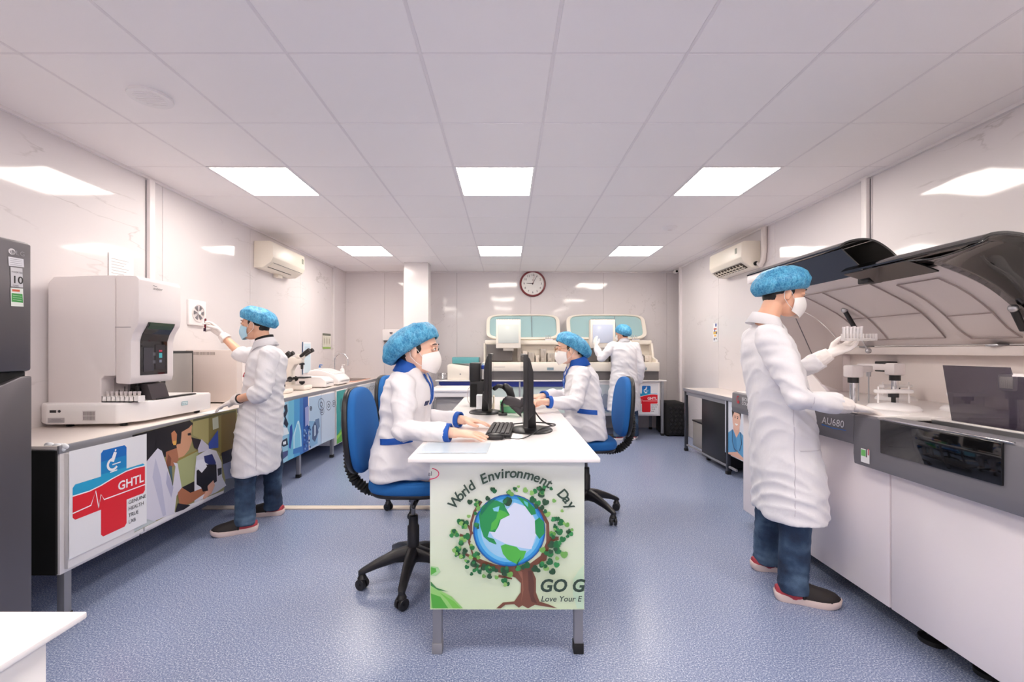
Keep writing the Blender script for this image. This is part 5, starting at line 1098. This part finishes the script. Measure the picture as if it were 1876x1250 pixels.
def cap(H, root, front=(.09, .05), back=(-.105, -.018), puff=(.03, .04, .115), lean=-.02, seed=0, name='bouffant_cap'):
    fx, fz = front; bx_, bz = back; nu, nv = 96, 26; vs = []
    Rc = V(((fx+bx_)/2, 0, (fz+bz)/2)); ux = V(((fx-bx_)/2, 0, (fz-bz)/2)); up = V((-ux.z, 0, ux.x)).normalized()
    for j in range(nv):
        t = j/(nv-1); ph = t*pi*.5
        for i in range(nu):
            a = 2*pi*i/nu; ca, sa = cos(a), sin(a)
            bul = sin(min(1, t*4.5)*pi/2)
            rr_ = cos(max(0, (t-.12))/.88*pi/2)**.75 if t < 1 else 0
            rad_x = (ux.length+bul*puff[0])*rr_; rad_y = (.083+bul*puff[1])*rr_
            k = ca*ca*rad_x+sa*sa*rad_y; hgt = puff[2]*sin(t*pi/2)**.9-.016*sin(min(1, t*7)*pi)*1
            pl = (1+.02*sin(34*a+2*sin(5*a))*(1-t)**3)
            dirx = ux.normalized()
            p = Rc+dirx*(ca*rad_x*pl+lean*bul*(1-.4*t))+V((0, sa*rad_y*pl, 0))+up*hgt
            if ca < 0: p += up*(-.02*bul*(1-t)*-ca)
            nz = noise.noise(V((p.x*22+seed, p.y*22, p.z*22)))*.007+noise.noise(V((p.x*55+seed, p.y*55, p.z*30)))*.003
            d = (p-Rc).normalized(); p += d*nz*min(1, t*6); vs.append(H @ p)
    fs = [(j*nu+i, j*nu+(i+1) % nu, (j+1)*nu+(i+1) % nu, (j+1)*nu+i) for j in range(nv-1) for i in range(nu)]; fs.append(tuple(range((nv-1)*nu, nv*nu)))
    o = G().add(vs, fs).build(name, MATS['blue bouffant fabric'], root, smooth=180)
    G().tube([vs[i % nu] for i in range(nu+1)], .0028, 6, cap=False).build('elastic_band', mat('cap elastic', (90, 176, 214), .6), o)
    return o
def mask(H, root, m, loop=True, flat_=False, z0=.010, z1=-.112):
    nu, nv = 26, 14; vs = []
    for j in range(nv+1):
        v = j/nv
        for i in range(nu+1):
            a = R(-80+160*i/nu); ca = cos(a); zt = z0-.026*(1-ca)-.006; zb = z1+.03*(1-ca)
            z = zt+(zb-zt)*v; b = sin(pi*min(max(v*.9+.08, 0), 1)); rx = .071+.024*b*(.4+.6*ca); ry = .060+.010*b
            if flat_: z += .002*sin(v*18)
            x = .024+rx*ca; vs.append(H @ V((x, ry*sin(a)*1.03, z)))
    n1 = len(vs); c = H @ V((0, 0, -.05)); vs2 = [p+(c-p).normalized()*.003 for p in vs]
    fs = [(j*(nu+1)+i, j*(nu+1)+i+1, (j+1)*(nu+1)+i+1, (j+1)*(nu+1)+i) for j in range(nv) for i in range(nu)]; fs += [(n1+a, n1+d, n1+c_, n1+b) for a, b, c_, d in fs]
    bd = list(range(nu+1))+[j*(nu+1)+nu for j in range(1, nv+1)]+[nv*(nu+1)+i for i in range(nu-1, -1, -1)]+[j*(nu+1) for j in range(nv-1, 0, -1)]
    for k in range(len(bd)): a, b_ = bd[k], bd[(k+1) % len(bd)]; fs.append((a, n1+a, n1+b_, b_))
    o = G().add(vs+vs2, fs).build('face_mask', m, root, smooth=60)
    for s_ in (-1, 1):
        G().tube([H @ V(p) for p in ((.038, .066*s_, -.03), (.012, .08*s_, .008), (-.008, .086*s_, .022), (-.024, .086*s_, .004), (-.018, .084*s_, -.03), (.006, .076*s_, -.055), (.036, .062*s_, -.075))], .0014, 6).build('ear_loop', mat('white elastic', (244, 240, 238), .6), o, smooth=60)
    return o
def collar(c, f, l, r0, r1, h, gap, m, root, nm='collar', tilt=.02):
    vs = []; n = 30; f, l, c = V(f), V(l), V(c)
    for k in range(n+1):
        a = R(gap+(360-2*gap)*k/n); d = f*cos(a)+l*sin(a); e = abs(cos(a/2)) # 1 at front
        up_ = V((0, 0, 1)); fr = max(0, cos(a))
        vs += [c+d*r0+up_*(h*.6-tilt*cos(a)), c+d*(r0+.006)+up_*(h*.75-tilt*cos(a)), c+d*r1+up_*(-h*.35-.05*fr-tilt*cos(a))]
    fs = []
    for k in range(n): a = 3*k; fs += [(a, a+3, a+4, a+1), (a+1, a+4, a+5, a+2)]
    o = G().add(vs, fs).build(nm, m, root, smooth=60); md = o.modifiers.new('thick', 'SOLIDIFY'); md.thickness = .004; md.offset = 1; return o
def shoe(A, D, root, upper, heelm, solem, sc=1, nm='shoe'):
    D = V(D).normalized(); T = V((-D.y, D.x, 0)); A = V((A[0], A[1], 0))
    W_ = lambda x, y, z: A+(D*x+T*y)*sc+V((0, 0, z*sc))
    out = [(-.075, .0), (-.07, .028), (-.04, .038), (.02, .038), (.08, .048), (.14, .048), (.175, .03), (.19, 0)]
    out = smooth_prof(out, 4)
    pl_ = out+[(x, -y*.92) for x, y in out[-2:0:-1]]; g = G(); rg = []
    for z, s_ in ((0, .95), (.006, 1.0), (.024, 1.03), (.03, 1.0)): rg.append([W_((x-.055)*s_+.055, y*s_, z+(.012*max(0, x-.11)/.08 if z > .01 else .008*max(0, x-.13)/.06)+(.008*max(0, -x-.02)/.05 if z > .01 else 0)) for x, y in pl_])
    n = len(pl_); g.v = [p for r_ in rg for p in r_]; g.f = [(j*n+i, j*n+(i+1) % n, (j+1)*n+(i+1) % n, (j+1)*n+i) for j in range(3) for i in range(n)]+[tuple(range(n)), tuple(range(3*n, 4*n))]; g.m = [0]*len(g.f)
    r = g.build(nm, solem, root, smooth=50)
    G().loft([(W_(.03, 0, .03), T*.036*sc, V((0, 0, .062*sc))), (W_(.06, 0, .03), T*.040*sc, V((0, 0, .058*sc))), (W_(.10, 0, .03), T*.045*sc, V((0, 0, .046*sc))), (W_(.14, 0, .032), T*.045*sc, V((0, 0, .036*sc))), (W_(.168, 0, .033), T*.034*sc, V((0, 0, .026*sc))), (W_(.184, 0, .034), T*.014*sc, V((0, 0, .012*sc)))], 24, po=2.3).build('shoe_upper', upper, r, smooth=60)
    G().loft([(W_(-.072, 0, .032), T*.02*sc, V((0, 0, .03*sc))), (W_(-.055, 0, .032), T*.033*sc, V((0, 0, .036*sc))), (W_(-.01, 0, .03), T*.037*sc, V((0, 0, .032*sc))), (W_(.032, 0, .03), T*.036*sc, V((0, 0, .035*sc)))], 20, po=2.3).build('heel_counter', heelm, r, smooth=60)
    G().tube([W_(.035, -.038, .03), W_(.03, -.036, .06), W_(.028, -.018, .088), W_(.028, .018, .088), W_(.03, .036, .06), W_(.035, .038, .03)], .006*sc, 8).build('strap', upper, r)
    return r
def standing(loc, yaw, label, spec):
    root = thing('person', loc, label, 'person', yaw)
    f = V((cos(yaw), sin(yaw), 0)); l = V((-sin(yaw), cos(yaw), 0)); o = V(loc); k = spec.get('k', 1)
    L = lambda p: o+f*p[0]*k+l*p[1]*k+V((0, 0, p[2]*k))
    sp = spec['spine']      # list (x, z, rx, ry)
    H = headm(V(spec['head']), yaw+spec.get('hyaw', 0), spec.get('pitch', .1), 0, spec.get('hs', 1))
    nb = V(spec['neck'])
    b = G(); head_geo(b, H, nb)
    b.loft([(L((x, 0, z)), f*rx*.76*k, l*ry*.76*k) for x, z, rx, ry in sp if .8 < z < 1.42], 20); b.tube([nb, L((sp[-2][0], 0, 1.3))], [.052, .07], 16)
    for A in spec['arms']: w_ = V(A['w']); w_ = w_-(w_-V(A['e'])).normalized()*.035; b.tube([A['s'], A['e'], w_], [.05, .042, .028], 14, rnd=True)
    for hp, kn, an in spec['legs']: b.tube([hp, kn, an], [.08, .055, .038], 14, rnd=True)
    skin_ = spec.get('skin', SKIN); union(b, .005, 2, 'body', skin_, root)
    face_bits(H, root); cap(H, root, **spec.get('cap', {})); mask(H, root, spec['mask'], flat_=spec.get('flat', False))
    # coat
    g = G(); g.loft([(L((x, 0, z)), f*rx*k, l*ry*k) for x, z, rx, ry in sp], 36, po=2.25)
    for A in spec['arms']:
        s_, e_, w_ = V(A['s']), V(A['e']), V(A['w']); cf = A.get('cuff', .85); we = e_+(w_-e_)*cf
        g.tube([s_, s_+(e_-s_)*.5, e_, e_+(we-e_)*.5, we], [.070, .066, .060, .055, .050 if cf > .5 else .062], 18, rnd=False); g.ell(s_+V((0, 0, -.004)), (.069, .069, .069)); g.ell(e_, (.061, .061, .061)); g.tube([s_, L((sp[-3][0], 0, sp[-3][1]))], [.064, .07], 16)
        if cf < .5: g.tube([e_+(we-e_)*.1, we], [.066, .068], 18)
    coat, bvh = union(g, .008, 7, 'lab_coat', WHITE, root, cloth(spec.get('seed', 1)*3.3, spec.get('amp', 1.5)))
    collar(nb+V((0, 0, -.01)), f, l, .060, .098, .05, 34, WHITE, root)
    if spec.get('shirt'): collar(nb+V((0, 0, .012)), f, l, .054, .066, .045, 20, spec['shirt'], root, 'shirt_collar')
    # trousers and shoes
    g = G()
    for hp, kn, an in spec['legs']:
        hp, kn, an = V(hp), V(kn), V(an); g.tube([hp, hp+(kn-hp)*.5, kn, kn+(an-kn)*.6, an-V((0, 0, .035))], [.085*k, .084*k, .077*k, .070*k, .072*k], 18)
    g.ell(L((spec['spine'][2][0], 0, .88)), (.10*k, .14*k, .12*k))
    def dsp(p, n): zz = max(0, .3-p.z); return .005*noise.noise(V((p.x*12, p.y*12, p.z*16)))+(.006+.02*zz)*.6*noise.noise(V((p.x*8, p.y*8, p.z*38)))
    union(g, .008, 2, 'jeans', MATS['dark blue denim'], root, dsp)
    for (hp, kn, an), fd in zip(spec['legs'], spec['feet']): shoe(an, fd, root, *spec['shoe'], sc=spec.get('shoesc', 1))
    # gloves
    for A in spec['arms']:
        g = G(); s_, e_, w_ = V(A['s']), V(A['e']), V(A['w']); d = (w_-e_).normalized()
        g.tube([w_-d*(.1 if A.get('cuff', .85) > .5 else .05), w_-d*.04, w_], [.046, .042, .034], 14); hand(g, w_, A['d'], A['n'], A['r'], sc=A.get('sc', 1.02), curl=A['curl'], thumb=A.get('th', .3), spread=A.get('sp', .1), fat=1.06)
        union(g, .0034, 1, 'glove', GLOVE, root, lambda p, n: .0011*noise.noise(p*60))
        if A.get('cuff', .85) > .5: pass
    return root, coat, bvh, f, l, H, L
CLOG = (mat('clog dark brown', (38, 32, 32), .7), mat('clog red lining', (176, 60, 72), .6), mat('clog cream sole', (226, 206, 200), .6))
MW_ = mat('white mask', (240, 236, 234), .8, bump=.1, scale=80); MB_ = mat('pale blue mask', (176, 214, 232), .7)
# --- man at the large analyzer
A_R = dict(s=(1.325, 2.205, 1.37), e=(1.40, 2.10, 1.075), w=(1.635, 2.08, 1.035), d=(.96, .12, -.16), n=(.15, -.1, 1), r=True, curl=(.12, .14, .16, .2), th=.15, cuff=.80)
A_L = dict(s=(1.425, 2.53, 1.37), e=(1.56, 2.51, 1.125), w=(1.735, 2.345, 1.285), d=(.82, -.25, .42), n=(.42, .25, -.85), r=False, curl=(.45, .5, .5, .45), th=.7, cuff=.82)
sp = [(.05, .43, .165, .225), (.035, .62, .16, .21), (.01, .9, .15, .19), (-.01, 1.05, .14, .18), (-.04, 1.22, .138, .19), (-.055, 1.33, .125, .185), (-.06, 1.40, .095, .13), (-.05, 1.445, .062, .068)]
legs = [((1.45, 2.29, .85), (1.50, 2.27, .48), (1.49, 2.275, .085)), ((1.505, 2.48, .85), (1.53, 2.54, .48), (1.545, 2.60, .085))]
pm, coat, bvh, f, l, H, L = standing((1.475, 2.37, 0), R(-15), 'standing person in white lab coat holding up a tube rack at the large right analyzer', dict(spine=sp, head=(1.50, 2.37, 1.603), neck=(1.405, 2.37, 1.462), hyaw=.02, pitch=.2, hs=1.0, arms=[A_R, A_L], legs=legs, feet=[(.96, -.32, 0), (.98, -.1, 0)], shoe=CLOG, mask=MW_, seed=1, shoesc=1.12, cap=dict(front=(.090, .050), back=(-.108, -.018), puff=(.040, .052, .135), lean=-.006, seed=2)))
patch(bvh, (1.52, 2.1, .80), (.06, 0, 0), (0, 0, .002), (0, 1, 0), 10, 1, .003, 'pocket_seam', mat('coat seam', (206, 202, 208), .8), pm)
patch(bvh, (1.43, 2.1, .84), (.0015, 0, 0), (0.008, 0, .36), (0, 1, 0), 1, 30, .002, 'side_seam', mat('coat seam'), pm)
# --- man at the left bench
B_L = dict(s=(-1.70, 3.12, 1.275), e=(-1.70, 3.04, 1.01), w=(-1.955, 3.13, .945), d=(-.93, .1, -.42), n=(-.35, -.15, .9), r=False, curl=(.15, .18, .2, .25), th=.2, cuff=.28)
B_R = dict(s=(-1.87, 3.47, 1.265), e=(-2.12, 3.5, 1.265), w=(-2.285, 3.5, 1.425), d=(-.72, -.05, .65), n=(-.1, .75, .6), r=True, curl=(.55, .6, .75, .85), th=.75, cuff=.22)
sp = [(.06, .42, .16, .225), (.05, .6, .155, .215), (.02, .87, .145, .20), (.0, 1.05, .135, .185), (-.015, 1.2, .135, .19), (-.03, 1.33, .125, .185), (-.03, 1.405, .095, .13), (-.02, 1.45, .06, .065)]
legs = [((-1.875, 3.22, .8), (-1.905, 3.18, .42), (-1.885, 3.14, .085)), ((-1.87, 3.39, .8), (-1.85, 3.45, .45), (-1.86, 3.47, .085))]
pl_, coat, bvh, f, l, H, L = standing((-1.84, 3.3, 0), pi, 'standing person in white lab coat reaching toward the fan over the left bench', dict(spine=sp, head=(-1.90, 3.3, 1.493), neck=(-1.835, 3.3, 1.355), hyaw=.1, pitch=.02, hs=.97, k=.935, arms=[B_L, B_R], legs=legs, feet=[(-.9, -.42, 0), (-.93, -.1, 0)], shoe=CLOG, mask=MB_, flat=True, shirt=mat('black shirt', (22, 20, 22), .8), seed=4, shoesc=1.1, cap=dict(front=(.095, .066), back=(-.115, -.012), puff=(.032, .045, .115), lean=-.014, seed=5)))
G().lathe([(.030, -.01), (.034, -.008), (.034, .008), (.030, .01)], V(B_L['w'])-(V(B_L['w'])-V(B_L['e'])).normalized()*.05, V(B_L['w'])-V(B_L['e'])).build('wristwatch', BLACK, pl_)
bd_ = patch(bvh, (-1.935, 3.2, 1.17), (.018, -.006, 0), (0, 0, .028), (.35, .93, 0), 3, 4, .005, 'name_badge', mat('badge white', (232, 222, 224), .4), pl_); patch(bvh, (-1.935, 3.2, 1.125), (.014, -.005, 0), (0, 0, .016), (.35, .93, 0), 3, 3, .008, 'badge_card', mat('badge red', (206, 60, 76), .4), pl_)
patch(bvh, (-1.80, 3.02, .66), (.0015, 0, 0), (0.0, 0, .22), (0, 1, 0), 1, 20, .002, 'side_seam', mat('coat seam'), pl_)
tb = thing('blood_tube', (-2.39, 3.44, 1.45), 'dark red capped blood tube held up by the person at the left bench', 'tube')
G().tube([(-2.395, 3.46, 1.47), (-2.39, 3.46, 1.55)], .007, 12, rnd=True).build('tube', mat('blood red', (110, 24, 40), .15), tb); G().tube([(-2.396, 3.46, 1.455), (-2.395, 3.46, 1.478)], .009, 12).build('cap', mat('dark cap', (60, 30, 60), .4), tb)
# --- man at the back analyzer (seen from behind)
C_L = dict(s=(1.545, 6.38, 1.375), e=(1.37, 6.36, 1.19), w=(1.33, 6.52, 1.37), d=(-.05, .45, .9), n=(-.7, -.6, .1), r=False, curl=(.2, .2, .25, .3), th=.2, cuff=.86)
C_R = dict(s=(1.875, 6.38, 1.365), e=(1.94, 6.34, 1.06), w=(1.925, 6.42, .80), d=(-.02, .25, -.97), n=(.95, -.2, -.1), r=True, curl=(.3, .35, .4, .4), th=.3, cuff=.86)
sp = [(.02, .43, .16, .245), (.01, .62, .155, .23), (.0, .9, .145, .20), (.0, 1.05, .135, .185), (.0, 1.22, .135, .195), (-.01, 1.33, .125, .185), (-.01, 1.40, .095, .13), (.0, 1.45, .06, .065)]
legs = [((1.63, 6.38, .85), (1.625, 6.38, .48), (1.62, 6.38, .085)), ((1.81, 6.38, .85), (1.85, 6.42, .48), (1.86, 6.42, .085))]
pb, coat, bvh, f, l, H, L = standing((1.71, 6.38, 0), R(96), 'standing person in white lab coat seen from behind at the back analyzers', dict(spine=sp, head=(1.685, 6.40, 1.545), neck=(1.71, 6.38, 1.435), hyaw=.55, pitch=.12, hs=.95, arms=[C_L, C_R], legs=legs, feet=[(-.8, .25, 0), (.35, .8, 0)], shoe=(mat('clog dark brown'), mat('clog red lining'), mat('white rubber', (236, 230, 228), .6)), mask=MW_, seed=9, cap=dict(front=(.088, .055), back=(-.105, -.04), puff=(.026, .036, .14), lean=-.01, seed=8)))
patch(bvh, (1.75, 6.2, .68), (.0015, 0, 0), (0, 0, .2), (0, 1, 0), 1, 20, .002, 'back_seam', mat('coat seam'), pb)
# --- the two seated women
def seated(loc, yaw, label, spec):
    root = thing('person', loc, label, 'person', yaw)
    f = V((cos(yaw), sin(yaw), 0)); l = V((-sin(yaw), cos(yaw), 0)); o = V(loc)
    L = lambda p: o+f*p[0]+l*p[1]+V((0, 0, p[2]))
    H = headm(V(spec['head']), yaw+spec.get('hyaw', 0), spec.get('pitch', .1), 0, spec.get('hs', 1)); nb = V(spec['neck'])
    b = G(); head_geo(b, H, nb); sp = spec['spine']
    b.loft([(L((x, 0, z)), f*rx*.8, l*ry*.8) for x, z, rx, ry in sp], 20); b.tube([nb, L((sp[-1][0], 0, 1.05))], [.055, .08], 16)
    for A in spec['arms']:
        b.tube([A['s'], A['e'], A['w']], [.042, .037, .026], 14, rnd=True); hand(b, A['w'], A['d'], A['n'], A['r'], sc=spec.get('hsc', .98), curl=A['curl'], thumb=A.get('th', .2), spread=A.get('sp', .12))
    kn = [L((.42, .1*s_, .60)) for s_ in (-1, 1)]
    for s_, q in zip((-1, 1), kn): b.tube([L((.0, .09*s_, .70)), q, L((.40, .1*s_, .30)), L((.48, .1*s_, .27))], [.07, .055, .035, .03], 12, rnd=True)
    union(b, .0034, 1, 'body', spec.get('skin', SKIN2), root)
    face_bits(H, root); cap(H, root, **spec['cap']); mask(H, root, MW_)
    g = G(); g.loft([(L((x, 0, z)), f*rx, l*ry) for x, z, rx, ry in sp], 36, po=2.25)
    for s_ in (-1, 1): g.tube([L((-.02, .1*s_, .715)), L((.14, .1*s_, .705)), L((.26, .1*s_, .69))], [.095, .088, .08], 16)
    for A in spec['arms']:
        s_, e_, w_ = V(A['s']), V(A['e']), V(A['w']); we = e_+(w_-e_)*A.get('cuff', .85)
        g.tube([s_, s_+(e_-s_)*.5, e_, e_+(we-e_)*.6, we], [.062, .061, .057, .048, .040], 18); g.ell(s_+V((0, 0, -.004)), (.061, .061, .061)); g.ell(e_, (.057, .057, .057)); g.tube([s_, L((sp[-3][0], 0, sp[-3][1]-.005))], [.056, .062], 16)
    coat, bvh = union(g, .0065, 8, 'lab_coat', WHITE, root, cloth(spec['seed']*2.7, 1.6, 5))
    g = G()
    for s_, q in zip((-1, 1), kn): g.tube([L((.1, .09*s_, .695)), q, L((.40, .1*s_, .32))], [.075, .066, .05], 16, rnd=True)
    union(g, .009, 2, 'trousers', WHITE, root)
    for s_ in (-1, 1):
        sh = G().loft([(L((.34, .1*s_, .27)), l*.03, V((0, 0, .035))), (L((.42, .1*s_, .262)), l*.04, V((0, 0, .04))), (L((.5, .1*s_, .25)), l*.042, V((0, 0, .028))), (L((.57, .1*s_, .243)), l*.02, V((0, 0, .015)))], 16).build('shoe', WHITEP, root)
    for A in spec['arms']:
        s_, e_, w_ = V(A['s']), V(A['e']), V(A['w']); c = A.get('cuff', .85); d = (w_-e_); we = e_+d*c; d = d.normalized()
        G().lathe([(.0395, -.012), (.046, -.010), (.045, .014), (.036, .016), (.0355, .0)], we+d*.004, d, 24).build('cuff', BLUET, root)
    collar(nb+V((0, 0, -.012)), f, l, .056, .098, .062, 26, BLUET, root)
    # blue lapels down the front
    for s_ in (-1, 1):
        pts = []
        for k in range(7):
            t_ = k/6; p = nb+f*(.055+.06*t_)+l*s_*(.05-.04*t_)+V((0, 0, -.03-.17*t_)); h = bvh.ray_cast(p+f*.3, -f); pts.append((h[0] if h[0] is not None else p)+f*.003)
        G().loft([(p, l*(.021-.010*k/6), f*.004) for k, p in enumerate(pts)], 10).build('lapel', BLUET, root)
    return root, coat, bvh, f, l, H, L
sp = [(-.02, .625, .16, .20), (-.01, .70, .165, .205), (-.01, .80, .15, .19), (.0, .92, .135, .175), (.02, 1.04, .132, .178), (.025, 1.12, .118, .165), (.03, 1.175, .09, .12), (.045, 1.21, .058, .062)]
W1R = dict(s=(-.535, 2.245, 1.135), e=(-.515, 2.17, .905), w=(-.252, 2.115, .902), d=(1, .14, -.1), n=(.12, -.1, 1), r=True, curl=(.16, .14, .18, .22), th=.25, sp=.22, cuff=.84)
W1L = dict(s=(-.535, 2.59, 1.135), e=(-.50, 2.62, .91), w=(-.245, 2.50, .903), d=(.98, -.25, -.06), n=(.1, .15, 1), r=False, curl=(.2, .2, .24, .28), th=.25, sp=.1, cuff=.84)
w1, coat, bvh, f, l, H, L = seated((-.57, 2.42, 0), 0, 'seated person typing at the near left of the middle desk, blue-collared white coat', dict(spine=sp, head=(-.482, 2.40, 1.30), neck=(-.53, 2.42, 1.205), hyaw=-.10, pitch=.06, hs=1.06, arms=[W1R, W1L], seed=3, cap=dict(front=(.088, .080), back=(-.118, -.062), puff=(.036, .05, .125), lean=-.022, seed=3)))
patch(bvh, (-.575, 2.2, .835), (.085, 0, .008), (0, 0, .016), (0, 1, 0), 12, 3, .004, 'pocket_trim', BLUET, w1)
pt_ = bvh.ray_cast(V((-.2, 2.3, 1.02)), V((-1, .15, 0)))[0]
if pt_: patch(bvh, pt_, (.0, .02, 0), (0, 0, .012), (-1, 0, 0), 4, 3, .003, 'coat_emblem', mat('navy emblem', (40, 50, 90), .6), w1)
W2L = dict(s=(.575, 3.285, 1.125), e=(.50, 3.20, .915), w=(.275, 3.12, .935), d=(-.92, -.42, .05), n=(-.3, .2, .95), r=False, curl=(.5, .55, .6, .65), th=.5, sp=.05, cuff=.85)
W2R = dict(s=(.575, 3.60, 1.125), e=(.50, 3.62, .93), w=(.255, 3.38, .945), d=(-.86, -.5, .02), n=(-.1, -.2, 1), r=True, curl=(.35, .35, .4, .45), th=.4, sp=.08, cuff=.85)
w2, coat, bvh, f, l, H, L = seated((.60, 3.44, 0), pi, 'seated person with glasses scanning at the right side of the middle desk', dict(spine=sp, head=(.487, 3.44, 1.312), neck=(.555, 3.44, 1.205), hyaw=.06, pitch=.12, hs=1.0, arms=[W2L, W2R], seed=6, cap=dict(front=(.09, .082), back=(-.112, -.065), puff=(.03, .042, .115), lean=-.02, seed=13)))
patch(bvh, (.60, 3.2, .845), (.075, 0, -.008), (0, 0, .017), (0, 1, 0), 12, 3, .004, 'pocket_trim', BLUET, w2)
g = G(); gm = mat('gold rim', (170, 120, 70), .3, .8)
for s_ in (-1, 1): g.tube([H @ V((.108-.006*abs(cos(a)), s_*.033+.022*cos(a), .008+.019*sin(a))) for a in [2*pi*k/20 for k in range(21)]], .0016, 6, cap=False); g.tube([H @ V(p) for p in ((.102, s_*.056, .012), (.05, s_*.074, .014), (.0, s_*.082, .014))], .0014, 6)
g.tube([H @ V((.110, -.011, .012)), H @ V((.114, 0, .014)), H @ V((.110, .011, .012))], .0014, 6); g.build('glasses', gm, w2)
# rack held by the standing man
rk = thing('tube_rack', (1.81, 2.25, 1.35), 'clear rack of sample tubes held up in the gloved hand', 'rack')
RM = Matrix.Translation((1.815, 2.26, 1.352)) @ Matrix.Rotation(R(-8), 4, 'Z') @ Matrix.Scale(.86, 4)
RKM = mat('pale rack plastic', (230, 224, 222), .3)
g = G().box(-.085, .095, -.014, .014, 0, .006, M=RM).box(-.085, .095, -.014, -.011, .008, .014, M=RM).box(-.085, .095, .011, .014, 0, .04, M=RM)
for k in range(11): g.box(-.0855+.018*k, -.0825+.018*k, -.014, .014, 0, .042, M=RM)
g.box(.084, .098, -.014, .014, 0, .042, M=RM); g.build('rack_body', RKM, rk)
for k in range(6): 
    q_ = G().tube([RM @ V((-.076+.018*k, 0, .006)), RM @ V((-.076+.018*k+.001*k, 0, .076+.004*(k % 2)))], .0068, 8).build('tube', mat('clear tube', (226, 222, 222), .1), rk)
    G().tube([RM @ V((-.076+.019*k, 0, .074+.004*(k % 2))), RM @ V((-.076+.019*k, 0, .084+.004*(k % 2)))], .0074, 8).build('tube_rim', GREYW, q_)
